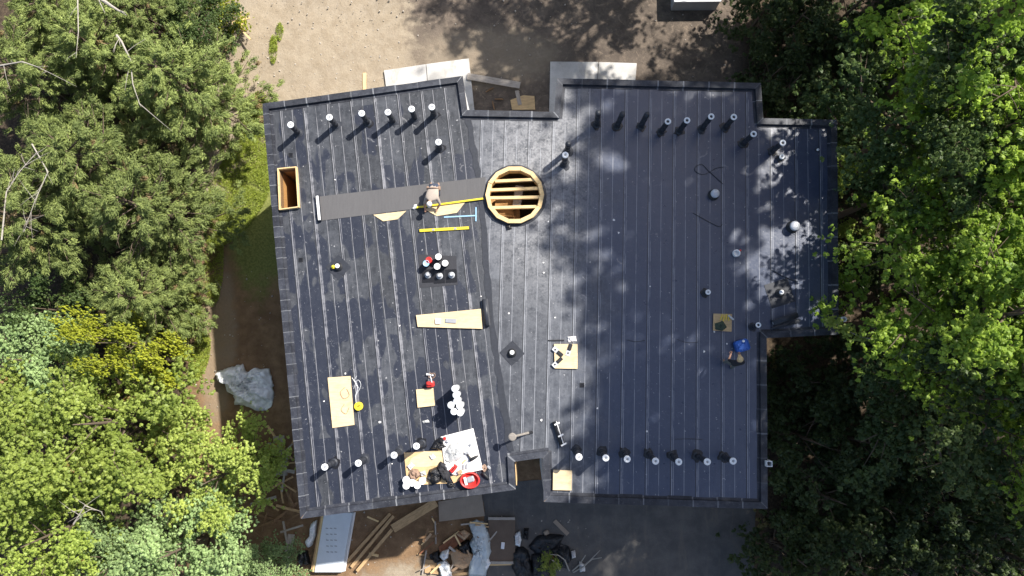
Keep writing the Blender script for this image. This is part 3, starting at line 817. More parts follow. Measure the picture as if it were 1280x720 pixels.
CED = [cedar(1, 6.6, 3.1, 1000, 64, L['cedar'], M['bark'], .6, 5), cedar(2, 7.2, 3.2, 1000, 64, L['cedar'], M['bark'], .6, 12)]
DEC = [deciduous(21, 7.0, 3.3, 1.6, 340, 168, .092, L['green'], M['bark'], spl=.62),
       deciduous(22, 7.4, 3.2, 1.5, 340, 168, .090, L['green'], M['bark'], spl=.62),
       deciduous(23, 6.6, 3.3, 1.4, 350, 168, .088, L['green'], M['bark'], spl=.6)]
MAP = [deciduous(31, 15.0, 4.0, 7.2, 150, 288, .110, L['maple'], M['bark'], spl=.88, limb_n=15, flat=.10),
       deciduous(32, 14.2, 4.1, 6.8, 150, 288, .110, L['maple'], M['bark'], spl=.88, limb_n=14, flat=.10)]
TALL = [deciduous(41, 29.5, 3.0, 21.0, 260, 84, .24, L['tall'], M['bark'], spl=.95, limb_n=15),
        deciduous(42, 29.0, 3.1, 21.0, 185, 84, .24, L['tall'], M['bark'], spl=.95, limb_n=15)]
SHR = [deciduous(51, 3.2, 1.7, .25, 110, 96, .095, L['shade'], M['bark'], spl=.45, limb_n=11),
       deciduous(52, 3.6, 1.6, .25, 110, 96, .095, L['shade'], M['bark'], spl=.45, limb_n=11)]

# left side: cedars
GC = 'cedars beside the house'
for i, (px, py, s, rz, v, lab) in enumerate([
        (232,110,.98,.3,0,'olive cedar at the edge of the sandy yard, reaching toward the hatch corner'),
        (190,262,1.0,1.9,1,'olive cedar beside the grass strip and the tip of the house shadow'),
        (172,372,.78,4.0,0,'smaller cedar between the yellow bush and the bare soil path'),
        (118,205,1.0,5.2,1,'olive cedar walled in by other cedars, behind the one at the grass strip'),
        (32,95,.95,2.4,1,'sparse olive cedar with many bare grey twigs'),
        (40,275,1.0,.9,1,'thin cedar with long dead grey limbs'),
        (120,60,.85,3.6,0,'cedar next to the fallen grey dead branch'),
        (60,12,.8,1.1,0,'dark cedar behind the straight grey stem'),(165,4,.75,5.5,1,'cedar behind the thick pale dead limb')]):
    plant_tree('cedar_tree', CED[v], px, py, 4.0, lab, GC, s, s*random.Random(i).uniform(.92, 1.1), rz)
GL = 'leafy trees on the west side'
G, YG, BG, DP = L['green'], L['yellowgreen'], L['bluegreen'], L['deep']
for i, (px, py, s, rz, v, m, lab) in enumerate([
        (150,530,1.1,.5,0,G,'broad mid green leafy tree beside the yellow bush'),
        (38,570,1.05,2.2,1,G,'mid green leafy tree with a few rusty leaves'),
        (262,600,.80,3.9,2,YG,'yellow green leafy tree leaning toward the house corner by the tarp'),
        (60,668,.95,5.1,2,G,'leafy green tree between the blue green trees'),
        (226,690,.85,1.2,0,BG,'blue green leafy tree next to the lumber pile'),
        (130,712,.7,2.7,1,BG,'smaller blue green leafy tree with pale leaves'),
        (28,455,.72,4.4,1,BG,'pale green leafy tree behind the yellow bush'),
        (30,385,.6,.4,2,DP,'dark green leafy tree between cedars and yellow bush'),
        (228,8,.55,.8,1,DP,'dark green leafy bush at the wooden stakes'),
        (312,742,.5,5.9,0,BG,'small blue green leafy tree by the leaning grey panel')]):
    plant_tree('leafy_tree', recolor(DEC[v], m), px, py, 4.2, lab, GL, s, None, rz)
plant_tree('yellow_bush', recolor(DEC[2], L['yellow']), 118, 428, 6.6, 'bright yellow leaved bush between cedars and green trees', None, .42, 1.06, -.42, 'bush', None, 1.75)
plant_tree('yellow_bush', recolor(SHR[0], L['yellow']), 268, 2, 2.6, 'small yellow green bush beside the dark bush at the wooden stakes', None, .55, .8, 0, 'bush')

# right side: maples that overhang the roof edge
GM = 'maples beside the east roof'
for i, (px, py, s, rz, v, lab) in enumerate([
        (1245,82,1.0,.2,0,'bright maple at the yard end of the row beside the roof'),
        (1262,262,1.0,2.6,1,'bright maple beside the roof edge with the white vents'),
        (1216,398,.95,4.2,0,'bright maple whose twig hangs over the roof corner'),
        (1243,508,.95,1.1,1,'bright maple above the dark brush'),
        (1325,345,.95,5.0,0,'bright maple behind the other maples'),
        (1186,212,.62,.7,0,'narrow dark maple close to the roof edge by the silver vent'),
        (1198,122,.95,3.1,1,'smaller dark maple squeezed between two brighter ones at the yard end')]):
    plant_tree('maple_tree', recolor(MAP[v], L['deep']) if 'dark' in lab else MAP[v], px, py, ZR+2.5, lab, GM, s, max(s, .95), rz)  # yard-end dark maple: the shade it stands in is put into its leaf colour
for i, (x, y, s, v) in enumerate([(20.5,-4.2,.92,0),(21.5,3,.9,1),(19,16.5,.9,0),(14.5,18.5,.88,1),(9,21.5,.9,0),(5.2,23.8,.85,1),(30,-1.5,.95,0),(26.5,-3,.9,1),(21.2,-.6,.85,1)]):
    plant_tree('maple_tree', MAP[v], 0, 0, 0, 'maple of the wood behind the maples at the roof edge', 'maples of the wood', s, s, i*1.3, xy=(x, y))
for i, (x, y, s, v) in enumerate([(17.9,3.7,.98,0),(17.9,8.0,.98,0),(17.7,12.3,.98,1),(17.3,16.6,1,1),(17.0,20.9,1,1),(26.5,3.3,1,1),(23.4,1.7,.95,0),(15.5,26.5,.95,0),(24,25,1,0)]):
    plant_tree('tall_tree', TALL[v], 0, 0, 0, 'very tall tree of the wood that shades the roof', 'tall trees of the wood', s*(.9 if i < 2 else 1), s, i*2.1, xy=(x, y))
# understory
GU = 'shaded shrubs under the trees'
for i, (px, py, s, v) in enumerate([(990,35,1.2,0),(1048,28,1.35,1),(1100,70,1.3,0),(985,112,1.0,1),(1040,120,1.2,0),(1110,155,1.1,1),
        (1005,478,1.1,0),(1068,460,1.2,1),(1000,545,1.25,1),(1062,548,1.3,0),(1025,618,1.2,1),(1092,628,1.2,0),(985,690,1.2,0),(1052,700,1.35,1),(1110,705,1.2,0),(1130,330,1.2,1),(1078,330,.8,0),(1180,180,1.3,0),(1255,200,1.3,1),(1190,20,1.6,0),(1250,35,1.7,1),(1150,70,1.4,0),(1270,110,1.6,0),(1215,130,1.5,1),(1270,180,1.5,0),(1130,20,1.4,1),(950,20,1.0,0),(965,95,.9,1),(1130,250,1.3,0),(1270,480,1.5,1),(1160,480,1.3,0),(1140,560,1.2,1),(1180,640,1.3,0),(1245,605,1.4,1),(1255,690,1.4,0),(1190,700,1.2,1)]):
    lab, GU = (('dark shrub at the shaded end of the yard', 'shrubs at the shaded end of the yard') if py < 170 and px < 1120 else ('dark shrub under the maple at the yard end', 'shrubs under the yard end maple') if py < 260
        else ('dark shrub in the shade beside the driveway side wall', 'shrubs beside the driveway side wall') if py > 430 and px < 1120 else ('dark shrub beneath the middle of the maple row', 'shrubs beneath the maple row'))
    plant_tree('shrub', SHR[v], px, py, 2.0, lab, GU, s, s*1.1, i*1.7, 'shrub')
plant_tree('shrub', recolor(SHR[1], L['green']), 1078, 195, 2.4, 'sunlit yellow green shrub beside the shaded roof edge', None, .95, 1.1, 1.0, 'shrub')
plant_tree('shrub', recolor(SHR[0], L['green']), 1068, 300, 1.6, 'small sunlit shrub in the gap beside the roof edge', None, .6, .7, 2.0, 'shrub')
plant_tree('shrub', recolor(SHR[0], L['yellowgreen']), 688, 712, 1.4, 'yellow green sapling growing through the black plastic heap', None, .30, .42, .3, 'shrub')

# brush thicket, dead branches
def twigs(name, px, py, z, n, spread, ln, label, cat, mat, rmax=.02, seed=1, up=.5):
    rng = random.Random(seed); mb = MB()
    for i in range(n):
        a = rng.uniform(0, 6.283); r = spread*math.sqrt(rng.random()); x, y = math.cos(a)*r, math.sin(a)*r
        d = Vector((rng.gauss(0, 1), rng.gauss(0, 1), up+rng.random()*up)).normalized(); l_ = ln*rng.uniform(.5, 1.4)
        p0 = Vector((x, y, rng.uniform(0, .4))); p1 = p0+d*l_*.5+Vector((rng.gauss(0,.08), rng.gauss(0,.08), .05)); p2 = p0+d*l_+Vector((0,0,-.1*l_))
        mb.tube([p0, p1, p2], [rmax, rmax*.7, rmax*.3], 4)
        for k in range(3):
            s_ = p0.lerp(p2, rng.uniform(.3, .95)); e = s_+Vector((rng.gauss(0,.3), rng.gauss(0,.3), rng.uniform(0,.25)))*l_*.6
            mb.tube([s_, e], [rmax*.45, rmax*.2], 3)
    q = P(px, py, z)
    return solo(mb, name, mat, (q.x, q.y, -.02), label, cat)
twigs('brush_thicket', 1215, 640, .5, 480, 3.8, 1.3, 'dark bare brush thicket below the maples', 'brush', M['greybark'], .012, 3)
twigs('brush_thicket', 1165, 690, .5, 260, 2.2, 1.2, 'smaller bare brush thicket next to the shaded shrubs', 'brush', M['greybark'], .011, 4)

def limb(name, pts, r0, label, mat=None, side=6, seed=0):
    rng = random.Random(seed); q = [P(*p_) for p_ in pts]; mb = MB(); n = len(q)
    mb.tube(q, [r0*(1-.8*i/(n-1)) for i in range(n)], 7)
    for k in range(side):
        i = rng.randrange(n-1); s_ = q[i].lerp(q[i+1], rng.random()); l_ = rng.uniform(.3, 1.0)
        d = (q[i+1]-q[i]).normalized(); e = s_ + (d*rng.uniform(.2, .9)+Vector((rng.gauss(0,.7), rng.gauss(0,.7), rng.uniform(0,.25))))*l_
        mb.tube([s_, s_.lerp(e, .5)+Vector((0,0,.05)), e], [r0*.35, r0*.22, r0*.08], 5)
    o = mb.build(name, mat or M['greybark'], loc=q[0]); return tag(o, label, 'branch')
limb('dead_branch', [(146,44,6.6),(152,52,6.7),(163,75,6.8),(166,105,6.7),(175,131,6.5)], .05, 'pale dead limb forking over the cedars', None, 9, 1)
limb('dead_branch', [(120,-6,6.2),(140,8,6.3),(158,19,6.2)], .10, 'thick pale dead limb against dark foliage', None, 3, 2)
limb('dead_branch', [(0,82,6.5),(28,77,6.6),(48,84,6.6),(72,96,6.4)], .035, 'thin bare grey bough over the sparse cedar', None, 8, 3)
limb('dead_branch', [(97,-4,6.4),(98,40,6.5),(95,72,6.4)], .03, 'straight grey stem crossing a dark gap', None, 3, 4)
limb('dead_branch', [(2,300,6.6),(8,240,6.7),(24,215,6.8),(46,190,6.7)], .035, 'forked grey bough of the thin cedar', None, 12, 5)
limb('dead_branch', [(40,180,6.6),(60,215,6.8),(44,250,6.7),(30,290,6.5)], .03, 'bare grey bough with curling twigs', None, 12, 6)
limb('dead_branch', [(92,655,5.8),(106,632,6.1),(128,640,5.9)], .035, 'silvery bare twigs among the green leaves', None, 10, 7)
limb('maple_branch', [(1290,422,ZR+2.2),(1262,432,ZR+2.6),(1240,440,ZR+2.4)], .10, 'pale maple limb showing between leaves', None, 3, 8)
limb('maple_branch', [(1300,335,ZR+3.5),(1262,318,ZR+3.2),(1236,307,ZR+2.8)], .13, 'dark maple limb in a gap of the crown', M['bark'], 3, 9)
# twig with leaves that hangs over the roof corner
def hanging_twig():
    mb = MB(); q = [P(1095,425,ZR+1.2), P(1075,421,ZR+1.3), P(1060,414,ZR+1.2), P(1043,404,ZR+1.1)]
    mb.tube(q, [.022, .018, .012, .006], 5)
    t = thing('maple_twig', q[0], 'leafy maple twig hanging over the roof corner', 'branch')
    o = mb.build('twig', M['greybark'], t)
    o.matrix_parent_inverse = Matrix.Translation(-q[0])
    rng = np.random.default_rng(4); n = 260
    cs = np.array([tuple(q[i]) for i in (0, 1, 2, 2, 3, 3)]); ci = rng.integers(0, 6, n)
    pos = cs[ci] + rng.normal(0, .14, (n, 3))*np.array([1, 1, .4])
    me = leaf_mesh('leaves', pos, np.array([0,0,1.0])+rng.normal(0, .5, (n,3)), rng.normal(0,1,(n,3)), .15*rng.uniform(.7,1.3,n), .10*rng.uniform(.7,1.3,n), rng.uniform(.6, .92, n), L['green'])
    l_ = link('leaves', me, t); l_.matrix_parent_inverse = Matrix.Translation(-q[0])
hanging_twig()

# grass strip and weeds
def grass(name, regions, n, seed, label, mat):
    rng = np.random.default_rng(seed); pos = []
    for (cx, cy, rx, ry, rot, wgt) in regions:
        c = P(cx, cy, 0); m = int(n*wgt); a = rng.uniform(0, 6.283, m); r = np.sqrt(rng.random(m))
        x = np.cos(a)*r*rx; y = np.sin(a)*r*ry
        pos.append(np.stack([c.x + x*math.cos(rot)-y*math.sin(rot), c.y + x*math.sin(rot)+y*math.cos(rot), np.full(m, .03)], 1))
    pos = np.concatenate(pos)
    m = len(pos); clump = np.sin(pos[:, 0]*3.1+np.sin(pos[:, 1]*2.3)*2)*np.sin(pos[:, 1]*2.7+1)
    keep = rng.random(m) < .55+.4*clump; pos = pos[keep]; m = len(pos); clump = clump[keep]
    ax = rng.normal(0, .75, (m, 3)); ax[:, 2] = np.abs(ax[:, 2])+.25
    ln = rng.uniform(.06, .17, m)
    pos[:, 2] += ln*.2
    me = leaf_mesh(name, pos, np.array([0,0,.6])+rng.normal(0,.6,(m,3)), ax, ln, ln*.22, np.clip(rng.normal(.5, .2, m)+clump*.2, 0, 1), mat)
    tag(link(name, me), label, 'grass', None, 'stuff')
grass('grass', [(302,232,1.5,3.4,-.42,.62),(268,330,.5,2.2,0,.10),(342,62,.22,.8,0,.03),(350,40,.2,.5,0,.015),(318,150,.7,1.6,-.2,.10),(236,395,.6,1.5,-.2,.10),(250,445,.5,1.3,-.2,.10)], 60000, 6, 'short bright grass strip beside the house shadow', L['grass'])
def pebbles():
    rng = random.Random(9); mb = MB()
    for k in range(560):
        u = rng.random()
        if u < .4: q = P(rng.uniform(320,500), rng.uniform(-5,120), 0)
        elif u < .6: q = P(rng.uniform(480,920), rng.uniform(-5,130), 0)
        elif u < .8: q = P(rng.uniform(225,345), rng.uniform(330,520), 0)
        else: q = P(rng.uniform(430,740), rng.uniform(640,722), 0)
        r = rng.choice([.012,.018,.02,.025,.03,.04,.055]); 
        vs_ = [Vector((rng.uniform(.7,1.2)*math.cos(i*1.257), rng.uniform(.7,1.2)*math.sin(i*1.257), 0))*r for i in range(5)]
        base = [q+v_ for v_ in vs_]; top = [q+v_*.55+Vector((0,0,r*.7)) for v_ in vs_]
        for b_ in base: b_.z = -.02
        mb.loft([base, top])
    tag(mb.build('pebbles', simple('pebble_stone', (.42,.38,.33), .9, .35, 3)), 'small pale stones strewn over the bare soil', 'pebbles', None, 'stuff')
pebbles()

# ------------------------------------------------------------------ things on the roof
ORD = ['first','second','third','fourth','fifth','sixth','seventh','eighth','ninth','tenth']
ZT = ZR+.012      # tops of the sheets
def vent_pipe(bx, by, h, label, group, cap='full', r=.105, lean=(0,0)):
    q = P(bx, by, ZR)
    t = thing('vent_pipe', (q.x, q.y, ZR), label, 'pipe', group)
    rng = random.Random(int(bx*7+by)); h *= rng.uniform(.93, 1.07); L_ = Matrix.Shear('XY', 3, (rng.gauss(0, .035), rng.gauss(0, .035)))
    mb = MB(); prof = [(r*1.55, .0), (r*1.5, .03), (r*1.06, .05)]
    z = .05
    k = 0
    while z < h-.06:
        z2 = min(z+h*.16, h-.05); a = r*(1.0+.08*(k % 2)); prof += [(a, z+.008), (a, z2)]; z = z2; k += 1
    prof.append((r, h-.04)); prof.append((r*.97, h-.04 if cap != 'none' else h))
    mb.lathe((0,0,0), prof, 16, L_); mb.build('pipe_shaft', M['navy'], t, True)
    mb = MB(); e_ = [rng.uniform(1.5, 2.6) for _ in range(14)]
    mb.loft([[Vector((math.cos(i*.4488)*r*e_[i]*k_, math.sin(i*.4488)*r*e_[i]*k_, z_)) for i in range(14)] for k_, z_ in ((1,.012),(.97,.020),(.6,.024))]); mb.build('sealant_collar', M['bag' if rng.random() < .6 else 'navy'], t)
    if cap in ('full', 'ring'):
        mb = MB()
        pr = [(r*1.02, h-.06), (r*1.18, h-.055), (r*1.2, h-.01), (r*1.12, h)]
        if cap == 'full': pr += [(r*.5, h+.004), (r*.48, h-.004), (.01, h-.004)]
        else: pr += [(r*.62, h+.002), (r*.55, h-.05), (.01, h-.05)]
        mb.lathe((0,0,0), pr, 18, L_); c = mb.build('pipe_cap', M['lid'], t, True)
        mb = MB(); mb.lathe((0,0,0), [(r*.42, h-.003 if cap == 'full' else h-.049), (r*.4, h-.001 if cap == 'full' else h-.045), (.01, h-.001 if cap == 'full' else h-.045)], 12, L_)
        mb.build('cap_hole', M['grey' if cap == 'full' else 'black'], c)
    return t
for i, (x, y) in enumerate([(373,166),(420.5,157),(460,153.5),(492,152),(519,148),(543,144)]):
    vent_pipe(x, y, 1.05, 'white capped black vent pipe, %s from the hatch corner along sandy yard' % ORD[i], 'vent pipes along the sunny yard parapet')
vent_pipe(550, 186, 1.0, 'white capped black vent pipe standing alone between the yard row and the unrolled membrane', None)
vent_pipe(705.5, 206, 1.25, 'white capped black vent pipe nearest the round opening', None)
vent_pipe(709, 190, 1.2, 'uncapped black vent pipe just beside the pipe nearest the round opening', None, 'none')
rowE = [(746,156,'none'),(771,158,'none'),(801,158,'none'),(826,165,'ring'),(849,164,'ring'),(877,161,'ring'),(906,160,'ring'),(928,180,'ring'),(965,189,'ring')]
for i, (x, y, c) in enumerate(rowE):
    vent_pipe(x, y, 1.35, ('uncapped' if c == 'none' else 'white ringed')+' black vent pipe, %s from the notch along shaded yard parapet' % ORD[i], 'vent pipes along the shaded yard parapet', c, .10)
for i, (x, y) in enumerate([(721,562.5),(752,564.5),(780,565.5),(810.5,567),(840,569),(871,570),(904,571)]):
    vent_pipe(x, y, 1.3, 'white capped black vent pipe, %s from doorway notch along driveway' % ORD[i], 'vent pipes along the driveway parapet')
for i, (x, y) in enumerate([(417.5,578),(456,574),(499,564.5),(527.5,554.5)]):
    vent_pipe(x, y, 1.05, 'white capped black vent pipe, %s in row from lumber corner to board pile' % ORD[i], 'vent pipes leading to the board pile')
# bundle of upright pipe sections
for i, (x, y) in enumerate([(568.5,486),(570,494),(571,501.5),(563.6,506.5),(574.5,507.5),(567.4,514.5),(575,516)]):
    q = P(x, y, ZR+1.0)
    t = thing('pipe_section', (q.x, q.y, ZR+.012), 'white topped upright pipe section in the close bundle by the board pile', 'pipe', 'bundle of upright pipe sections')
    mb = MB(); mb.lathe((0,0,0), [(.115,0),(.115,.35),(.12,.36),(.12,.38),(.115,.39),(.115,.97)], 16); mb.build('pipe_shaft', M['lgrey'], t, True)
    mb = MB(); mb.lathe((0,0,0), [(.118,.94),(.128,.95),(.13,.99),(.12,1.0),(.05,1.004),(.045,.99),(.01,.99)], 16); mb.build('pipe_cap', M['lid'], t, True)

def pail(x, y, h, r, label, group, body='white', lid='white', name='pail', cat='bucket'):
    q = P(x, y, ZR+h)
    t = thing(name, (q.x, q.y, ZT), label, cat, group)
    mb = MB(); mb.lathe((0,0,0), [(r*.86,0),(r*.88,.01),(r*.97,h*.78),(r*1.03,h*.8),(r*1.03,h*.84),(r*.98,h*.86),(r,h*.95)], 18); mb.build('pail_body', M[body], t, True)
    mb = MB(); mb.lathe((0,0,0), [(r*1.06,h*.93),(r*1.08,h*.99),(r*1.0,h),(r*.93,h*.985),(.01,h*.985)], 18); mb.build('pail_lid', M[lid], t, True)
    mb = MB(); mb.tube([(r*1.04*math.cos(a), r*1.04*math.sin(a), h*.84-.10*math.sin(a)) for a in np.linspace(0.1, math.pi-.1, 9)], .006, 5); mb.build('handle', M['grey'], t)
    return t
for i, (x, y) in enumerate([(507.6,600),(507.8,607.2),(515,603.6),(521.6,606.6),(528,601.2)]):
    pail(x, y, .32, .125, 'white lidded pail in the group at the corner of the plywood pile', 'pails at the plywood pile')
for x, y, b, l, lab in ((536,325,'red','red','small red pail on the square membrane sheet'),(532.6,329.2,'black','pblue','pale blue lidded pail on the square membrane sheet'),
        (548,321,'black','white','white lidded black pail beside the red pail, farthest from the pipe boots'),(556.4,329,'black','white','white lidded black pail at the outer side of the pail cluster'),
        (546.4,333,'black','white','white lidded black pail right next to the pipe boots')):
    pail(x, y, .42, .115, lab, 'pails on the square membrane sheet', b, l)

def quad_sheet(name, pts, z, th, mat, label, cat, group=None, kids=None):
    """a flat board or sheet whose corners show at the given photo points"""
    q = [P(a, b, z+th) for a, b in pts]; c = sum(q, Vector())/len(q)
    t = thing(name, (c.x, c.y, z), label, cat, group) if kids else None
    poly = [(v.x-c.x, v.y-c.y) for v in q]
    mb = MB(); mb.prism(poly, 0, th)
    if kids: o = mb.build(kids, M[mat] if isinstance(mat, str) else mat, t); return t
    o = mb.build(name, M[mat] if isinstance(mat, str) else mat); o.location = (c.x, c.y, z); return tag(o, label, cat, group)
# square of membrane with pipe boots
quad_sheet('membrane_square', [(523,318),(570,320),(572,356),(525,360)], ZT, .008, 'grey', 'square grey membrane sheet holding pails and pipe boots', 'sheet').data.materials[0] = simple('membrane_underside', (.034,.035,.042), .7, .2, 6)
for i, (x, y) in enumerate([(534.5,345),(549,346),(564,345)]):
    q = P(x, y, ZT); t = thing('pipe_boot', (q.x, q.y, ZT+.009), 'black pipe boot with pale cone, %s from the red pail side of the membrane square' % ORD[i], 'pipe boot', 'pipe boots on the membrane square', .05)
    mb = MB(); mb.bevbox((0,0,.006), (.44,.52,.012), 0, .004); mb.build('base_plate', M['bag'], t)
    mb = MB(); mb.lathe((.02,.03,0), [(.13,.012),(.10,.05),(.06,.22),(.045,.23),(.01,.23)], 14); mb.build('cone', M['foil'], t)

# plywood sheets and boards
quad_sheet('plywood_sheet', [(409.5,472),(438,470),(443,531),(415.5,535)], ZT+.02, .03, 'ply_pale', 'large pale plywood sheet lying apart beside the yellow cable reel', 'plywood')
quad_sheet('plywood_offcut', [(520,487),(541.5,485),(543.5,507),(522,509.5)], ZT+.03, .05, 'ply_pale', 'square plywood offcut against the red gas can', 'plywood')
quad_sheet('plywood_offcut', [(692.5,430),(722,430),(722,461),(693.5,460.5)], ZT+.03, .05, 'ply_pale', 'plywood square carrying three trowels', 'plywood')
quad_sheet('plywood_offcut', [(691.5,587.5),(715,588.5),(714.5,613),(691,612.5)], ZT+.04, .08, 'ply_pale', 'bare plywood square beside the doorway notch', 'plywood')
quad_sheet('plywood_offcut', [(892,392),(915,392.5),(914.5,414.5),(891.5,413)], ZT+.03, .06, 'ply', 'shaded plywood square with gloves and tools', 'plywood')
quad_sheet('plywood_offcut', [(520,394),(601,386),(603,411),(522,408.5)], ZT+.04, .05, 'ply_pale', 'long tapering plywood board beside the black membrane roll', 'plywood')
quad_sheet('plywood_offcut', [(466.5,268.5),(508,263.5),(497,274),(479,276.5)], ZT, .025, 'ply_pale', 'small plywood wedge under the edge of the unrolled membrane', 'plywood')
quad_sheet('plywood_offcut', [(530,261),(583,251),(571,266),(546,270)], ZT, .025, 'ply_pale', 'plywood wedge under the yellow straightedge by the kneeling worker', 'plywood')
quad_sheet('plywood_sheet', [(505,566),(556,563),(560,604),(509,607)], ZT+.005, .03, 'ply', 'tan plywood sheet under the bags and pails', 'plywood')
quad_sheet('paper_sheet', [(514,573),(530,564),(556,566),(557,580),(530,584),(510,583)], ZT+.038, .004, 'ply_pale', 'pale yellow paper lying on the tan plywood sheet', 'paper')
quad_sheet('foam_board', [(551,546),(591.5,535.5),(603.5,587),(570,594),(557,590)], ZT+.05, .05, 'offwhite', 'white foam board cluttered with tools and plastic', 'board')
quad_sheet('plywood_offcut', [(563,596),(583,588.5),(588,594),(567,604)], ZT+.01, .03, 'ply', 'narrow plywood strip beside the red tool bag', 'plywood')

# unrolled membrane with the roll at its end
def unrolled():
    a, b, c, d = P(398,246,ZT), P(607,221.5,ZT), P(606.5,250,ZT), P(401,276,ZT)
    t = thing('membrane_roll', (a.x, a.y, ZT), 'unrolled strip of grey membrane leading to the round opening', 'roll')
    mt = NT('new_membrane'); p_ = mt.pos(); x, y, z = mt.sep(p_)
    st = mt.noise(14, 3, .6, mt.vmul(p_, (1, .12, 1))); n3 = mt.noise(40, 3, .7, p_)
    cc = mt.scale(mt.mix(st, (.085,.083,.086), (.115,.112,.114)), mt.math('ADD', .8, mt.math('MULTIPLY', n3, .4)))
    mm = mt.done(cc, .7, .3)
    mb = MB(); n = 26; rg = []
    for i in range(n+1):
        k = i/n; o = .016+.012*math.sin(k*17)*math.sin(k*5)
        u0, u1 = a.lerp(b, k)-a, d.lerp(c, k)-a
        rg.append([Vector((u1.x,u1.y,.003)), Vector((u1.x,u1.y,.010+max(0,o-.012))), Vector((u0.x,u0.y,.010+max(0,o))), Vector((u0.x,u0.y,.003))])
    mb.loft([r for r in rg]); mb.build('strip', mm, t)
    mb = MB(); mb.tube([(-.02,.03,.09), ((d-a).x-.02,(d-a).y-.03,.09)], .085, 16); mb.build('roll', M['navy'], t, True)
    mb = MB(); mb.box(((d-a).x*.5+.0,(d-a).y*.5,.178), (.10,(d-a).length*1.0,.006), math.atan2((d-a).y,(d-a).x)+math.pi/2); mb.build('release_tape', M['white'], t)
unrolled()
def dark_roll(p0, p1, r, label, mat='navy', core=True):
    a, b = P(*p0, ZR+r), P(*p1, ZR+r); c = (a+b)/2; c.z = ZT
    t = thing('membrane_roll', c, label, 'roll')
    q0, q1 = a-c, b-c; q0.z = q1.z = r
    mb = MB(); mb.tube([q0, q1], r, 16); mb.build('roll', M[mat], t, True)
    d = (q1-q0).normalized()
    mb = MB(); mb.tube([q0-d*.004, q0+d*.02], r*.45, 10); mb.build('core', M['lgrey'], t)
    mb = MB(); s_ = Vector((-d.y, d.x, 0)); e0, e1 = q0+s_*r*.6, q1+s_*r*.6
    mb.add([(*e0.xy, r*1.83), (*e1.xy, r*1.83), (*(e1+s_*.05).xy, r*1.75), (*(e0+s_*.05).xy, r*1.75), (*e0.xy, r*1.7), (*e1.xy, r*1.7), (*(e1+s_*.05).xy, r*1.6), (*(e0+s_*.05).xy, r*1.6)], [(3,2,1,0),(4,5,6,7),(0,1,5,4),(2,3,7,6),(1,2,6,5),(3,0,4,7)])
    mb.build('loose_edge', M['navy'], t)
dark_roll((606,374),(609.5,407), .11, 'black membrane roll at the wide end of the long plywood board')
dark_roll((966,404),(996,393.5), .12, 'dark membrane roll near the inner roof corner under the maples')
dark_roll((965,411),(999,401.5), .05, 'thin black tube next to the dark membrane roll')

# levels, straightedges, T-square
def level(name, p0, p1, wd, h, mat, label, cat, ends=True):
    a, b = P(*p0, ZT), P(*p1, ZT); c = (a+b)/2; L_ = (b-a).length; rz = math.atan2(b.y-a.y, b.x-a.x)
    t = thing(name, (c.x, c.y, ZT+.004), label, cat, None, rz)
    mb = MB(); mb.bevbox((0,0,h/2), (L_, wd, h), 0, min(h, wd)*.15); mb.build('bar', M[mat], t)
    if ends:
        for x in (-.22, .22):
            mb = MB(); mb.bevbox((x*L_,0,h+.004), (.10, wd*.7, .012), 0, .003); mb.build('vial_window', M['grey'], t)
        for x in (-.5, .5):
            mb = MB(); mb.bevbox((x*(L_+.01),0,h/2), (.025, wd*1.08, h*1.08), 0, .004); mb.build('end_cap', M['black'], t)
    return t
level('spirit_level', (524.5,288.5), (586.5,285), .11, .05, 'yellow', 'long yellow spirit level lying below the plywood wedge', 'level')
t = level('straightedge', (519,260), (604,248.7), .07, .06, 'yellow', 'yellow straightedge along the edge of the unrolled membrane', 'straightedge', False)
t.location.z += .03
q0, q1 = P(555,271.5,ZT), P(594,269.5,ZT)
t = thing('t_square', (q1.x, q1.y, ZT+.004), 'pale blue metal T-square beside the yellow straightedge', 't-square')
mb = MB(); d = q0-q1; mb.bevbox((d.x/2, d.y/2, .008), (d.length, .05, .008), math.atan2(d.y, d.x), .002); mb.build('blade', M['pblue'], t)
mb = MB(); mb.bevbox((.03, .05, .014), (.05, .56, .026), 0, .004); mb.build('head', M['pblue'], t)

# red gas can with burner, yellow reel, blue jug
q = P(537.5,480.5,ZR+.3)
t = thing('gas_can', (q.x, q.y, ZT), 'red gas can standing behind the square plywood offcut', 'gas can')
mb = MB(); mb.bevbox((0,0,.15), (.30,.22,.30), .1, .04); mb.build('can_body', M['red'], t)
mb = MB(); mb.tube([(-.1,0,.29),(-.08,0,.36),(.08,0,.36),(.1,0,.29)], .018, 6); mb.build('handle', M['red'], t)
mb = MB(); mb.tube([(.06,.08,.28),(.05,.2,.32),(0,.32,.26)], [.03,.025,.02], 8); mb.build('spout', M['lgrey'], t)
q = P(537,469.5,ZT)
t = thing('torch_burner', (q.x, q.y, ZT), 'brass torch burner with coiled hose next to the red gas can', 'torch')
mb = MB(); mb.tube([(-.12,.05,.06),(.05,.03,.06),(.16,.0,.06)], [.05,.03,.045], 10); mb.build('burner_head', M['lgrey'], t)
mb = MB(); mb.tube([(.1*math.cos(a)+.02*a, .1*math.sin(a), .02+.01*a) for a in np.linspace(0, 9, 20)], .014, 6); mb.build('hose', M['brown'], t)
q = P(449,507.5,ZT)
t = thing('cable_reel', (q.x, q.y, ZT), 'yellow cable reel beside the large pale plywood sheet', 'reel')
mb = MB(); mb.lathe((0,0,0), [(.13,0),(.16,.02),(.16,.05),(.10,.06),(.10,.11),(.16,.12),(.16,.15),(.10,.16),(.02,.155)], 18); mb.build('drum', M['yellow'], t)
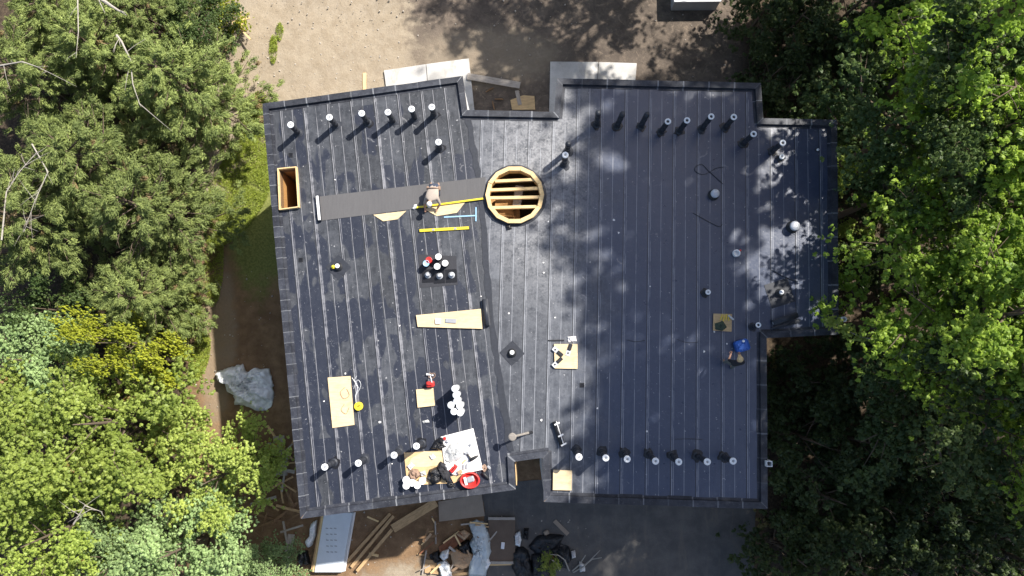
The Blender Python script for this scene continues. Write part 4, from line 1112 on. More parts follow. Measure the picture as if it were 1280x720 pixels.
mb = MB(); mb.tube([(-.1,.1,.08),(-.15,.4,.02),(-.05,.7,.012),(-.2,1.0,.012),(-.12,1.15,.012)], .012, 6); mb.build('cord', M['lgrey'], t)
mb = MB(); mb.tube([(-.03,.0,.155),(0,.02,.2),(.05,.03,.2),(.06,.03,.155)], .012, 6); mb.build('crank', M['black'], t)
def jug():
    q = P(927,432,ZR+.2); t = thing('water_jug', (q.x, q.y, ZT), 'blue plastic water jug beside the standing worker', 'jug', None, .28)
    mb = MB(); mb.bevbox((0,0,.2), (.52,.44,.38), 0, .07); mb.build('jug_body', M['blue'], t)
    mb = MB(); mb.tube([(-.2,-.02,.385),(-.17,-.02,.45),(.0,.06,.45),(.06,.10,.385)], .028, 8); mb.build('handle', M['blue'], t)
    mb = MB(); mb.lathe((.05,.16,.385), [(.05,0),(.05,.04),(.04,.05),(.01,.05)], 12); mb.build('screw_cap', M['white'], t)
    mb = MB()
    for k in range(3): mb.bevbox((-.1+.12*k,-.13,.392), (.05,.12,.012), .4, .004)
    mb.build('moulded_ribs', M['blue'], t)
jug()

# trowels on the plywood square, white rag
for i, (x, y, rz, lab) in enumerate([(697.5,440,-.7,'trowel lying across the outer corner of the plywood square'),(711.5,437,1.25,'trowel nearest the white folded cloth'),(697,452.5,.75,'trowel nearest the bare edge of the plywood square')]):
    q = P(x, y, ZR+.1); t = thing('trowel', (q.x, q.y, ZT+.084), 'black handled '+lab, 'trowel', 'trowels on the plywood square', rz)
    mb = MB(); mb.bevbox((.10,0,.035), (.26,.14,.05), 0, .02); mb.build('handle', M['black'], t)
    mb = MB(); mb.bevbox((-.13,0,.008), (.24,.17,.014), 0, .004); pl_ = mb.build('blade', M['lgrey'], t)
    mb = MB(); mb.lathe((-.14,0,.014), [(.035,0),(.035,.012),(.01,.014)], 10); mb.build('rivet', M['black'], t)
def crumple(name, pts, z, h, mat, label, cat, seed, res=48, freq=3.0, fine=1.0):
    """a crumpled sheet: outline as seen, folds as real relief, closed underneath"""
    rng = np.random.default_rng(seed)
    q = [P(a, b, z+h*.3) for a, b in pts]; c = sum(q, Vector())/len(q)
    n = len(q); ang = []
    rim = []
    m = res
    seg = [(q[(i+1)%n]-q[i]).length for i in range(n)]; tot = sum(seg)
    for k in range(m):
        d = tot*k/m; i = 0
        while d > seg[i]: d -= seg[i]; i += 1
        v_ = q[i].lerp(q[(i+1)%n], d/seg[i]); rim.append(np.array([v_.x-c.x, v_.y-c.y]))
    rim = np.array(rim)*(1+rng.normal(0, .02, (m, 1)))
    ring = max(10, res//4); R_ = max(np.linalg.norm(rim, axis=1))
    fr = [(rng.normal(0, freq/R_, 2), rng.uniform(0, 6.28), rng.uniform(.5, 1)) for _ in range(9)]
    nd = max(5, int(res*res/150)); seeds = []
    for _ in range(nd):
        v_ = rim[rng.integers(m)]*math.sqrt(rng.random())*.95; seeds.append((v_[0], v_[1], rng.uniform(.45, 1.0), R_*rng.uniform(.8, 1.5)*1.45/math.sqrt(nd), rng.uniform(.6, 1.6), rng.uniform(0, 3.14)))
    def hh(x, y, k):
        s_ = 0; dm = 0.08
        for d, ph, a in fr: s_ += a*(1-2*abs(math.sin(d[0]*x+d[1]*y+ph)))
        for sx, sy, sh, sr, el_, an in seeds:      # pillows of stuff with creases between them
            dx, dy = x-sx, y-sy; ca, sa = math.cos(an), math.sin(an)
            q2 = ((dx*ca+dy*sa)/(sr*el_))**2 + ((-dx*sa+dy*ca)/sr)**2
            dm = max(dm, sh*(1-q2)**.7 if q2 < 1 else 0)
        return max(.004, h*(.14+.76*dm+(.035 if h < .7 else .075)*s_+rng.normal(0,.03*fine))*(1-k**6))
    vs_ = [(0,0,hh(0,0,0))]; fs = []
    for r in range(1, ring+1):
        k = r/ring
        for j in range(m):
            x, y = rim[j]*k + (rng.normal(0, .012*R_, 2) if r < ring else 0); vs_.append((x, y, hh(x, y, k)))
    for j in range(m): fs.append((0, 1+j, 1+(j+1)%m))
    for r in range(ring-1):
        for j in range(m):
            a = 1+r*m+j; b = 1+r*m+(j+1)%m; fs.append((a, a+m, b+m)); fs.append((a, b+m, b))
    o = len(vs_); base = 1+(ring-1)*m
    for j in range(m): vs_.append((rim[j][0]*.97, rim[j][1]*.97, 0.0))
    for j in range(m): a, b = base+j, base+(j+1)%m; fs.append((a, o+j, o+(j+1)%m, b))
    mb = MB(); mb.add(vs_, fs)
    ob = mb.build(name, M[mat], smooth=True); ob.location = (c.x, c.y, z); return tag(ob, label, cat)
crumple('cloth', [(709,421),(720,420),(721,427),(710,428)], ZT, .14, 'offwhite', 'white folded cloth above the plywood square with trowels', 'cloth', 1, freq=2)
mb = MB(); q = P(705,425.5,ZT); mb.bevbox((0,0,.02),(.62,.05,.035),.02,.008)
solo(mb, 'handle_bar', M['black'], (q.x-.3,q.y,ZT), 'thin black bar pointing at the white folded cloth', 'bar')
# gloves and tools on shaded square
crumple('work_gloves', [(894,404),(904,401),(909,409),(903,413.5),(894,412)], ZT+.095, .10, 'dgreen', 'dark green work gloves on the shaded plywood square', 'gloves', 3, freq=2.5)
for i in range(4):
    q = P(901+i*3, 396.5+(i%2), ZT+.1); mb = MB(); mb.tube([(0,-.12,.02),(.02,.0,.022),(.03,.12,.02)], [.016,.02,.012], 6)
    solo(mb, 'chisel', M['yellow'], (q.x, q.y, ZT+.092), 'yellow handled tool in the fan on the shaded plywood square', 'tool', 'fan of yellow handled tools', rz=-.25+.15*i)
mb = MB(); mb.bevbox((0,0,.03),(.26,.07,.05),-.7,.01); q = P(913.5,397,ZT+.1); solo(mb, 'scraper', M['lgrey'], (q.x,q.y,ZT+.095), 'pale scraper at the corner of the shaded plywood square', 'scraper')

# clutter on the white board and tan plywood
crumple('plastic_sheet', [(555,566),(562,555),(575,553),(582,560),(578,572),(566,580),(556,577)], ZT+.105, .2, 'tarp_clear', 'crumpled clear plastic on the white foam board', 'plastic', 5)
crumple('plastic_bag', [(555,582),(566,577),(571,584),(563,590),(556,588)], ZT+.105, .2, 'offwhite', 'white plastic bag at the edge of the foam board', 'bag', 6)
crumple('trash_bag', [(537,561),(544,550),(553,545),(556,556),(560,559),(548,563)], ZT, .35, 'bag', 'black bag behind the tan plywood sheet', 'bag', 7)
crumple('tool_bag', [(532,598),(536,588),(545,584),(553,590),(550,603),(540,607)], ZT+.04, .4, 'tarp_black', 'open black tool bag on the tan plywood sheet', 'bag', 8)
crumple('jacket', [(546,585),(550,577),(556,580),(563,590),(560,603),(553,600)], ZT+.1, .32, 'dshirt', 'dark jacket thrown beside the black tool bag', 'jacket', 9)
crumple('sack', [(510,592),(514,586),(522,587),(526,594),(520,600),(513,600)], ZT+.04, .3, 'brown', 'brown sack among the white pails', 'sack', 10)
crumple('plastic_bag', [(508,583),(514,578),(518,582),(513,588)], ZT+.042, .18, 'offwhite', 'white bag beside the brown sack', 'bag', 11)
crumple('plastic_bag', [(524,590),(531,588),(533,594),(526,596)], ZT+.042, .15, 'tarp_clear', 'small clear bag between brown sack and black tool bag', 'bag', 12)
q = P(587.5,600,ZR+.15)
t = thing('red_tool_bag', (q.x, q.y, ZT), 'round red tool bag beside the foam board', 'bag')
mb = MB(); mb.lathe((0,0,0), [(.30,0),(.36,.03),(.385,.20),(.375,.26),(.33,.27),(.30,.15),(.02,.12)], 22, Matrix.Scale(.8, 3, (0,1,0))); mb.build('bag_body', M['red'], t, True)
mb = MB(); mb.bevbox((.02,.04,.22),(.30,.22,.12),.3,.04); mb.build('tools_inside', M['grey'], t)
mb = MB(); mb.bevbox((-.16,-.02,.27),(.10,.30,.03),.25,.01); mb.build('white_label_patch', M['white'], t)
q = P(567,585.5,ZR+.15); t = thing('tool_case', (q.x, q.y, ZT+.105), 'small red tool case on the foam board', 'case', None, .9)
mb = MB(); mb.bevbox((0,0,.07),(.34,.18,.14),0,.03); mb.build('case_body', M['red'], t)
mb = MB(); mb.tube([(-.08,0,.14),(-.06,0,.18),(.06,0,.18),(.08,0,.14)], .014, 6); mb.build('handle', M['black'], t)
def drill(x, y, z, rz, label):
    q = P(x, y, z); t = thing('power_drill', (q.x, q.y, z), label, 'drill', None, rz)
    mb = MB(); mb.tube([(-.16,0,.07),(-.05,0,.08),(.1,0,.07),(.2,0,.06)], [.055,.065,.055,.025], 10); mb.build('motor_housing', M['black'], t, True)
    mb = MB(); mb.tube([(-.1,.02,.06),(-.12,.14,.05),(-.13,.26,.04)], [.045,.035,.045], 8); mb.build('grip', M['black'], t)
    mb = MB(); mb.bevbox((-.13,.30,.045),(.16,.09,.09),0,.015); mb.build('battery', M['grey'], t)
drill(607,594,ZT,-.8,'black power drill between the foam board and the parapet')
drill(592,572.5,ZT+.105,.5,'dark drill lying on the foam board')
for i, (x, y) in enumerate([(579.5,583.5),(583.5,583)]):
    q = P(x, y, ZT+.1); mb = MB(); mb.bevbox((0,0,.02),(.08,.2,.04),-.1,.01); solo(mb, 'battery_pack', M['grey'], (q.x,q.y,ZT+.104), 'dark battery pack on the foam board near the red case', 'battery', 'battery packs on the foam board')
mb = MB(); mb.tube([(-.15,-.04,.012),(0,0,.014),(.14,.06,.012)], .014, 6); q = P(594,585,ZT+.1); solo(mb, 'pliers', M['grey'], (q.x,q.y,ZT+.103), 'thin grey pliers near the corner of the foam board', 'pliers')

rng = random.Random(71)
for i, (x, y, m_, nm, lab, sz) in enumerate([(566,562,'grey','cartridge','grey sealant cartridge on the foam board beside the clear plastic',(.05,.26,.05)),(572,558,'black','cartridge','black sealant cartridge amid the clear plastic',(.05,.24,.05)),
        (586,566,'lgrey','tin_box','small pale tin box on the foam board',(.14,.10,.07)),(580,577,'ply','wood_block','small wood block on the foam board below the plastic',(.20,.06,.04)),(575,590,'card','small_box','small cardboard box at the foam board edge',(.18,.14,.10)),
        (588,556,'grey','tape_measure','grey tape measure near the top of the foam board',(.09,.10,.06)),(556,548,'red','paint_tin','small red tin at the foam board corner',(.11,.11,.10)),(560,551,'lgrey','paint_tin','small pale tin at the foam board corner',(.11,.11,.10))]):
    q = P(x, y, ZT+.14); mb = MB(); mb.bevbox((0,0,sz[2]/2), sz, 0, .012)
    solo(mb, nm, M[m_], (q.x, q.y, ZT+.104), lab, nm.replace('_', ' '), rz=rng.uniform(-.8,.8))
crumple('rag', [(569,566),(574,562),(578,566),(574,571)], ZT+.106, .12, 'grey', 'grey rag half under the clear plastic', 'rag', 72, freq=2)
crumple('rag', [(600,583),(606,580),(611,587),(605,592)], ZT, .14, 'brown', 'brown rag between foam board and drill', 'rag', 73, freq=2)
crumple('work_gloves', [(536,570),(541,567),(545,572),(540,576)], ZT+.05, .08, 'lgrey', 'pale work gloves on the yellow paper', 'gloves', 74, freq=2)
crumple('plastic_sheet', [(556,600),(566,603),(570,609),(560,610)], ZT, .12, 'bag', 'black plastic scrap beside the red tool bag', 'plastic', 75, freq=2)
# drains, vents and small fittings
def patch_drain(x, y, size, rz, label, top='white', extra=None):
    q = P(x, y, ZT); t = thing('roof_drain', (q.x, q.y, ZT), label, 'drain', None, rz)
    mb = MB(); mb.bevbox((0,0,.005), (size,size,.01), 0, .003); mb.build('membrane_patch', M['navy'], t)
    mb = MB(); mb.bevbox((.05,-.18,.016), (size*.55,size*.4,.010), .5, .003); mb.build('upper_patch', M['navy'], t)
    mb = MB(); mb.lathe((0,0,0), [(.18,.01),(.17,.04),(.12,.05),(.11,.16),(.10,.165),(.09,.12),(.01,.12)], 18); mb.build('sump_ring', M['black'], t, True)
    mb = MB(); mb.lathe((.02,.02,0), [(.09,.13),(.09,.19),(.075,.2),(.01,.2)], 14); mb.build('strainer', M[top], t, True)
    if extra:
        mb = MB(); mb.lathe((-.12,.12,0), [(.07,.0),(.075,.14),(.05,.16),(.02,.2),(.01,.2)], 12); mb.build('sealant_can', M[extra], t)
patch_drain(640,441.5,.70,.75,'roof drain with white strainer on a diamond patch near the three trowels')
patch_drain(423,334,.72,.8,'roof drain on a diamond patch with a yellow can','white','yellow')
patch_drain(974.5,366.5,.95,.3,'roof drain in a torn dark patch in the maple shade')
def vent_cap(x, y, h, r, label):
    q = P(x, y, ZR+h); t = thing('roof_vent', (q.x, q.y, ZT), label, 'vent')
    mb = MB(); mb.lathe((0,0,0), [(r*1.3,0),(r*1.25,.02),(r*.8,.03),(r*.78,h*.7)], 18); mb.build('vent_neck', M['black'], t, True)
    mb = MB(); mb.lathe((0,0,0), [(r*.8,h*.68),(r,h*.7),(r*1.02,h*.85),(r*.8,h*.97),(r*.3,h),(.01,h)], 20); mb.build('vent_hood', M['foil'], t, True)
    mb = MB(); mb.bevbox((0,0,h+.006),(r*1.2,.03,.014),.5,.004); mb.build('hood_rib', M['lgrey'], t)
vent_cap(894.5,241.5,.35,.17,'round silver roof vent beside the loose black cord')
vent_cap(994.5,282,.35,.19,'round silver roof vent near the maple side parapet')
for x, y, h, c, lab in ((881,366,.45,'full','short white capped pipe near the gloves and tools'),(940,408.5,.9,'ring','white ringed black pipe at the inner roof corner'),(975,198,.25,'full','short white stub pipe in the deep shade'),(1021,188,.12,'full','tiny white stub near the shaded corner')):
    vent_pipe(x, y, h, lab, None, c, .085 if x < 1000 else .04)
q = P(919.5,317,ZT); t = thing('pipe_collar', (q.x, q.y, ZT), 'white open pipe collar with a red tab', 'collar')
mb = MB(); mb.lathe((0,0,0), [(.13,0),(.14,.02),(.14,.16),(.12,.165),(.10,.15),(.10,.05),(.01,.05)], 18); mb.build('collar_ring', M['white'], t, True)
mb = MB(); mb.bevbox((.14,.10,.12),(.10,.07,.05),.6,.015); mb.build('red_tab', M['red'], t)
for x, y, lab in ((376,325,'small black square scupper near the yellow can drain'),(727.5,481.5,'small black square scupper near the plywood square with trowels'),(363.5,194,'small black square scupper just above the hatch')):
    q = P(x, y, ZT); t = thing('scupper', (q.x, q.y, ZT), lab, 'scupper')
    mb = MB(); 
    for k in range(4):
        a = k*math.pi/2; mb.bevbox((math.cos(a)*.075, math.sin(a)*.075, .012), (.02,.17,.02) if k % 2 == 0 else (.13,.02,.02), 0, .003)
    mb.build('rim', M['black'], t)
    mb = MB(); mb.box((0,0,.004),(.13,.13,.004)); mb.build('grate', M['bag'], t)
# roller bar with three white brackets
a, b = P(694.5,526.5,ZR+.1), P(704,556,ZR+.1); c = (a+b)/2
t = thing('seam_roller', (c.x, c.y, ZT), 'black tube with three white brackets near the doorway notch', 'roller', None, math.atan2(b.y-a.y, b.x-a.x))
mb = MB(); L_ = (b-a).length; mb.tube([(-L_/2,-.04,.10),(L_/2,-.04,.10)], .10, 14); mb.build('tube', M['bag'], t, True)
mb = MB(); mb.bevbox((0,.02,.21),(L_,.03,.02),0,.006); mb.build('rail', M['white'], t)
for k in (-.42,.1,.5):
    mb = MB(); mb.bevbox((k*L_*.95,.02,.215),(.06,.22,.024),.15,.008); mb.build('bracket', M['white'], t)
# leaning post with round head
a, b = P(661,541,ZT), P(640.5,546,ZR+.85)
t = thing('leaning_post', (a.x, a.y, ZT), 'grey post with a round head leaning above the doorway notch', 'post')
d = b-a
mb = MB(); mb.tube([(0,0,0), d*.5, d], [.05,.045,.045], 8); mb.build('shaft', M['post'], t)
mb = MB(); mb.lathe(d, [(.05,-.03),(.14,-.01),(.15,.02),(.12,.04),(.01,.045)], 16); mb.build('round_head', M['post'], t)
mb = MB(); mb.bevbox((.06,.01,.03),(.20,.10,.06),.3,.015); mb.build('foot', M['black'], t)

# standpipes outside the wall
for x, y, z, sq, lab in ((962,580,ZR+.35,True,'white square standpipe outside the driveway side wall'),(1055.5,399,ZR+.3,False,'white round standpipe outside the maple side wall')):
    q = P(x, y, z); t = thing('standpipe', (q.x, q.y, 0), lab, 'pipe')
    mb = MB()
    if sq:
        for k in range(4):
            a_ = k*math.pi/2; mb.box((math.cos(a_)*.095, math.sin(a_)*.095, z/2), (.02,.21,z) if k % 2 == 0 else (.17,.02,z-.004), 0)
    else: mb.lathe((0,0,0), [(.10,0),(.10,z),(.065,z),(.065,z-.5),(.01,z-.5)], 16)
    mb.build('pipe_body', M['white'], t)
    mb = MB()
    for zz in (2.0, 5.0, 7.6): mb.bevbox((-.13,0,zz),(.14,.05,.05),0,.01)
    mb.build('wall_bracket', M['lgrey'], t)
    mb = MB(); mb.box((0,0,z-.45),(.165 if sq else .12,.165 if sq else .12,.02)); mb.build('dark_inside', M['bag'], t)

# loose cords
def cord(pts, r, label, mat='bag', name='cord'):
    q = [P(a, b, ZT+r+.006) for a, b in pts]; n = len(q); out = []
    for i in range(n-1):
        p0, p1, p2, p3 = q[max(i-1,0)], q[i], q[i+1], q[min(i+2,n-1)]
        for k in range(6):
            s_ = k/6; out.append(.5*((2*p1)+(p2-p0)*s_+(2*p0-5*p1+4*p2-p3)*s_*s_+(3*p1-p0-3*p2+p3)*s_**3))
    out.append(q[-1]); mb = MB(); mb.tube(out, r, 6)
    return tag(mb.build(name, M[mat], loc=q[0]), label, 'cord')
cord([(904,230),(886,214),(878,206),(870,208),(869,214),(880,218),(896,210),(905,209)], .011, 'loose black cord looping beside the silver vent')
cord([(866,266),(880,274),(898,283),(903,280)], .011, 'short dark cord lying between the vent and the pipe collar')
cord([(965,338),(980,346),(996,352)], .013, 'dark cord strip next to the torn drain patch')
cord([(843,549),(861,548.6),(878,549.4)], .008, 'thin straight black cord near the driveway pipe row')
cord([(784,425),(795,427),(806,425.5)], .010, 'thin black cord scrap in mid roof shade')
cord([(846,424),(858,428),(872,428)], .008, 'thin black cord scrap toward the gloves square')
cord([(440,472),(447,485),(444,495),(451,482),(447,475),(442,486)], .010, 'tangled thin wire beside the large plywood sheet', 'lgrey')
# small litter
rng = random.Random(17)
for i in range(24):
    x, y = rng.uniform(400, 930), rng.uniform(170, 610)
    if not on_roof(Vector(P(x, y)[:2])) or (500 < x < 610 and 220 < y < 360): continue
    q = P(x, y, ZT); s_ = rng.uniform(.025, .06); mb = MB()
    pts = [(math.cos(a)*s_*rng.uniform(.5,1.1), math.sin(a)*s_*rng.uniform(.5,1.1)) for a in np.linspace(0, 5.2, 6)]
    mb.prism(pts, 0, .006+.02*rng.random())
    solo(mb, 'paper_scrap', M['offwhite'], (q.x, q.y, ZT+.004), 'small pale scrap dropped on the black roof', 'scrap', 'scraps dropped on the roof')
crumple('plastic_bag', [(527,526.5),(535,524.5),(537,528),(529,529.5)], ZT, .10, 'tarp_clear', 'small crumpled wrapper below the square plywood offcut', 'wrapper', 14)
crumple('plastic_bag', [(632,281),(638,280),(640,286),(634,288)], ZT, .14, 'bag', 'small black bag at the foot of the round opening', 'bag', 15)
mb = MB(); mb.bevbox((0,0,.02),(.42,.16,.03),-.06,.006); q = P(563.5,401,ZT+.1); solo(mb, 'hand_saw', M['grey'], (q.x,q.y,ZT+.095), 'grey saw blade on the long tapering plywood board', 'saw')
mb = MB(); mb.bevbox((0,0,.03),(.22,.22,.06),0,.02); q = P(547.5,401.5,ZT+.1); solo(mb, 'small_box', M['offwhite'], (q.x,q.y,ZT+.095), 'white box beside the saw blade on the plywood board', 'box')
cord([(432,484),(426,490),(430,498),(437,494),(434,486)], .012, 'thin loop of cord on the large plywood sheet', 'card').location.z += .05
cord([(431,505),(427,512),(433,517),(437,509)], .012, 'second thin loop of cord on the large plywood sheet', 'card').location.z += .05

# ------------------------------------------------------------------ people
def person(joints, edges, zones, loc, label, rz=0.0):
    """joints: name -> (xyz, radius); edges between joints; zones: bone -> material slot"""
    me = bpy.data.meshes.new('body_skeleton'); names = list(joints)
    me.from_pydata([joints[n][0] for n in names], [(names.index(a), names.index(b)) for a, b in edges], [])
    o = bpy.data.objects.new('skeleton', me); COL.objects.link(o)
    md = o.modifiers.new('skin', 'SKIN'); md.use_smooth_shade = True
    sv = me.skin_vertices[0].data
    for i, n in enumerate(names):
        r = joints[n][1]; sv[i].radius = r if isinstance(r, tuple) else (r, r); sv[i].use_root = (n == 'pelvis')
    sb = o.modifiers.new('sub', 'SUBSURF'); sb.levels = 2; sb.render_levels = 2
    dg = bpy.context.evaluated_depsgraph_get(); ev = o.evaluated_get(dg)
    m2 = bpy.data.meshes.new_from_object(ev); bpy.data.objects.remove(o)
    bm = bmesh.new(); bm.from_mesh(m2)
    # fingers, rooted in the palms
    for side in ('l', 'r'):
        w_, h_ = Vector(joints['wrist_'+side][0]), Vector(joints['hand_'+side][0]); d = (h_-w_).normalized()
        up = Vector((0,0,1)); s_ = d.cross(up)
        if s_.length < .2: s_ = Vector((1,0,0))
        s_.normalize(); dn = s_.cross(d).normalized()
        if dn.z > 0: dn = -dn
        tb = MB()
        for k, (o_, l_) in enumerate(((-.03,.075),(-.01,.085),(.012,.08),(.032,.062))):
            b0 = h_+s_*o_; tb.tube([b0, b0+d*l_*.5+dn*.008, b0+d*l_*.8+dn*.03], [.0095,.0085,.006], 6)
        b0 = w_.lerp(h_, .45)-s_*.035; tb.tube([b0, b0-s_*.03+d*.03, b0-s_*.035+d*.06+dn*.01], [.011,.010,.007], 6)
        vmap = [bm.verts.new(v_) for v_ in tb.v]
        for f_ in tb.f:
            try: bm.faces.new([vmap[i] for i in f_])
            except ValueError: pass
    # material by nearest bone
    segs = [(Vector(joints[a][0]), Vector(joints[b][0]), zones.get((a, b), 0)) for a, b in edges]
    for f_ in bm.faces:
        c = f_.calc_center_median(); best = 1e9
        for a, b, z in segs:
            ab = b-a; t_ = max(0, min(1, (c-a).dot(ab)/max(ab.length_squared, 1e-9))); dd_ = (c-(a+ab*t_)).length
            if dd_ < best: best = dd_; f_.material_index = z
        f_.smooth = True
    bm.to_mesh(m2); bm.free()
    t = thing('person', loc, label, 'person', None, rz)
    return t, m2

EDG = [('pelvis','spine'),('spine','chest'),('chest','neck'),('neck','head'),('head','crown'),
       ('chest','sh_l'),('sh_l','elbow_l'),('elbow_l','wrist_l'),('wrist_l','hand_l'),('chest','sh_r'),('sh_r','elbow_r'),('elbow_r','wrist_r'),('wrist_r','hand_r'),
       ('pelvis','hip_l'),('hip_l','knee_l'),('knee_l','ankle_l'),('ankle_l','toe_l'),('pelvis','hip_r'),('hip_r','knee_r'),('knee_r','ankle_r'),('ankle_r','toe_r')]
SKIN, SHIRT, PANTS, SHOE = 0, 1, 2, 3
def zones(sleeve_long):
    z = {}
    for a, b in EDG:
        if 'neck' in (a, b) and 'chest' not in (a, b) or 'head' in (a, b): z[(a, b)] = SKIN
        elif 'toe' in b: z[(a, b)] = SHOE
        elif 'knee' in b or 'ankle' in b or 'hip' in b: z[(a, b)] = PANTS
        elif 'hand' in b: z[(a, b)] = SKIN
        elif 'wrist' in b: z[(a, b)] = SHIRT if sleeve_long else SKIN
        else: z[(a, b)] = SHIRT
    return z
def face_bits(t, head, fwd, up, cap_mat, brim):
    """nose, eyes, ears, mouth and cap as children, placed on the head"""
    fwd = fwd.normalized(); up = (up-fwd*up.dot(fwd)).normalized(); s_ = fwd.cross(up)
    mb = MB(); mb.tube([head+fwd*.085+up*.005, head+fwd*.115-up*.02, head+fwd*.09-up*.03], [.012,.016,.012], 6); mb.build('nose', M['skin'], t)
    for k in (-1, 1):
        mb = MB(); mb.tube([head+s_*k*.078+up*.01, head+s_*k*.098+up*.0-fwd*.01, head+s_*k*.08-up*.03], [.012,.018,.01], 6); mb.build('ear', M['skin'], t)
        mb = MB(); e = head+fwd*.088+s_*k*.03+up*.02; mb.tube([e-s_*.012, e, e+s_*.012], [.003,.009,.003], 6); mb.build('eye', M['black'], t)
    mb = MB(); e = head+fwd*.088-up*.055; mb.tube([e-s_*.025, e+fwd*.004, e+s_*.025], [.004,.007,.004], 6); mb.build('mouth', M['rust'], t)
    R = Matrix((s_, fwd, up)).transposed()
    mb = MB(); r = .112
    if brim > .05: mb.lathe(head+up*.035, [(r+brim,.0),(r+brim,.012),(r+.004,.022),(r,.06),(r*.75,.105),(r*.3,.12),(.01,.121)], 20, R)
    else:
        mb.lathe(head+up*.03, [(r*.99,-.02),(r*1.0,.03),(r*.85,.075),(r*.45,.105),(.01,.112)], 18, R)
        q = [head+up*.03+fwd*.09+s_*x for x in (-.07, .07)]; q += [q[1]+fwd*.09-s_*.02-up*.01, q[0]+fwd*.09+s_*.02-up*.01]
        mb.add(q+[v_-up*.008 for v_ in q], [(0,1,2,3),(7,6,5,4),(0,4,5,1),(1,5,6,2),(2,6,7,3),(3,7,4,0)])
    mb.build('hat', M[cap_mat], t, True)

# kneeling worker: head toward the straightedge, hands on it
J = {'pelvis':((.04,.30,.42),(.20,.16)),'spine':((.02,.12,.52),(.22,.15)),'chest':((-.01,-.10,.57),(.245,.16)),'neck':((-.07,-.26,.62),.06),'head':((-.10,-.36,.62),(.085,.09)),'crown':((-.115,-.43,.645),.075),
     'sh_l':((.19,-.15,.55),.085),'elbow_l':((.27,-.33,.33),.055),'wrist_l':((.14,-.49,.14),.035),'hand_l':((.10,-.545,.115),(.04,.02)),
     'sh_r':((-.22,-.12,.55),.085),'elbow_r':((-.33,-.30,.33),.055),'wrist_r':((-.34,-.47,.15),.035),'hand_r':((-.34,-.555,.125),(.04,.02)),
     'hip_l':((.14,.36,.38),.12),'knee_l':((.18,.04,.085),.08),'ankle_l':((.17,.46,.09),.055),'toe_l':((.17,.58,.05),.04),
     'hip_r':((-.07,.36,.38),.12),'knee_r':((-.12,.06,.085),.08),'ankle_r':((-.12,.47,.09),.055),'toe_r':((-.12,.59,.05),.04)}
q = P(541,244.5,ZR+.45)
t, bmesh_ = person(J, EDG, zones(False), (q.x, q.y+.02, ZT+.012), 'kneeling worker in beige shirt and pale cap pressing on the yellow straightedge')
for m_ in (M['skin'], M['beige'], M['denim'], M['brown']): bmesh_.materials.append(m_)
link('body', bmesh_, t)
mb = MB(); mb.tube([(.03+.25*math.cos(a), .24, .46+.19*math.sin(a)) for a in np.linspace(0, 6.283, 17)], .022, 6); mb.bevbox((.25,.26,.46),(.10,.16,.16),0,.02); mb.bevbox((-.19,.26,.46),(.10,.14,.14),0,.02); mb.build('tool_belt', M['brown'], t)
face_bits(t, Vector((-.10,-.38,.62)), Vector((-.15,-.75,-.65)), Vector((-.1,-.6,.8)), 'capc', .0)
# glove or shoe end of the straightedge: white rag under its end
crumple('rag', [(515,261),(517,256),(520.5,255),(521,260),(518,262)], ZT+.03, .12, 'offwhite', 'white rag at the free end of the yellow straightedge', 'rag', 21, freq=2)
# standing worker with straw hat, looking down at the jug
J = {'pelvis':((.0,.0,.92),(.15,.11)),'spine':((.0,.02,1.12),(.15,.11)),'chest':((.0,.06,1.32),(.18,.12)),'neck':((.0,.11,1.47),.055),'head':((.0,.16,1.57),(.08,.09)),'crown':((.0,.17,1.67),.07),
     'sh_l':((-.19,.07,1.38),.075),'elbow_l':((-.27,.13,1.12),.05),'wrist_l':((-.16,.33,1.02),.034),'hand_l':((-.13,.41,1.01),(.035,.02)),
     'sh_r':((.19,.07,1.38),.075),'elbow_r':((.26,.11,1.12),.05),'wrist_r':((.20,.30,1.0),.034),'hand_r':((.18,.38,.98),(.035,.02)),
     'hip_l':((-.10,.0,.88),.10),'knee_l':((-.13,.08,.48),.07),'ankle_l':((-.14,.02,.09),.05),'toe_l':((-.15,.16,.045),.04),
     'hip_r':((.10,.0,.88),.10),'knee_r':((.13,-.08,.48),.07),'ankle_r':((.13,-.20,.09),.05),'toe_r':((.15,-.07,.045),.04)}
q = P(925.5,449.5,ZR+1.65)
t, bmesh_ = person(J, EDG, zones(False), (q.x, q.y-.16, ZT), 'standing worker in dark shirt and straw hat facing the blue jug')
for m_ in (M['skin'], M['dshirt'], M['trouser'], M['brown']): bmesh_.materials.append(m_)
link('body', bmesh_, t)
face_bits(t, Vector((0,.16,1.585)), Vector((0,.9,-.3)), Vector((0,.3,.95)), 'straw', .03)

# ------------------------------------------------------------------ things on the ground
def plank(p0, p1, wd, th, z, mat, label, name='plank', cat='plank', z1=None, group=None, rz=None):
    a, b = P(*p0, z+th), P(*p1, (z if z1 is None else z1)+th); c = (a+b)/2; d = b-a
    x = d.normalized(); y = Vector((-x.y, x.x, 0)).normalized(); zz = x.cross(y)
    mb = MB(); mb.box((0,0,0), (d.length, wd, th))
    o = mb.build(name, M[mat]); o.matrix_world = Matrix.Translation(c-Vector((0,0,th/2))) @ Matrix((x, y, zz)).transposed().to_4x4()
    return tag(o, label, cat, group)
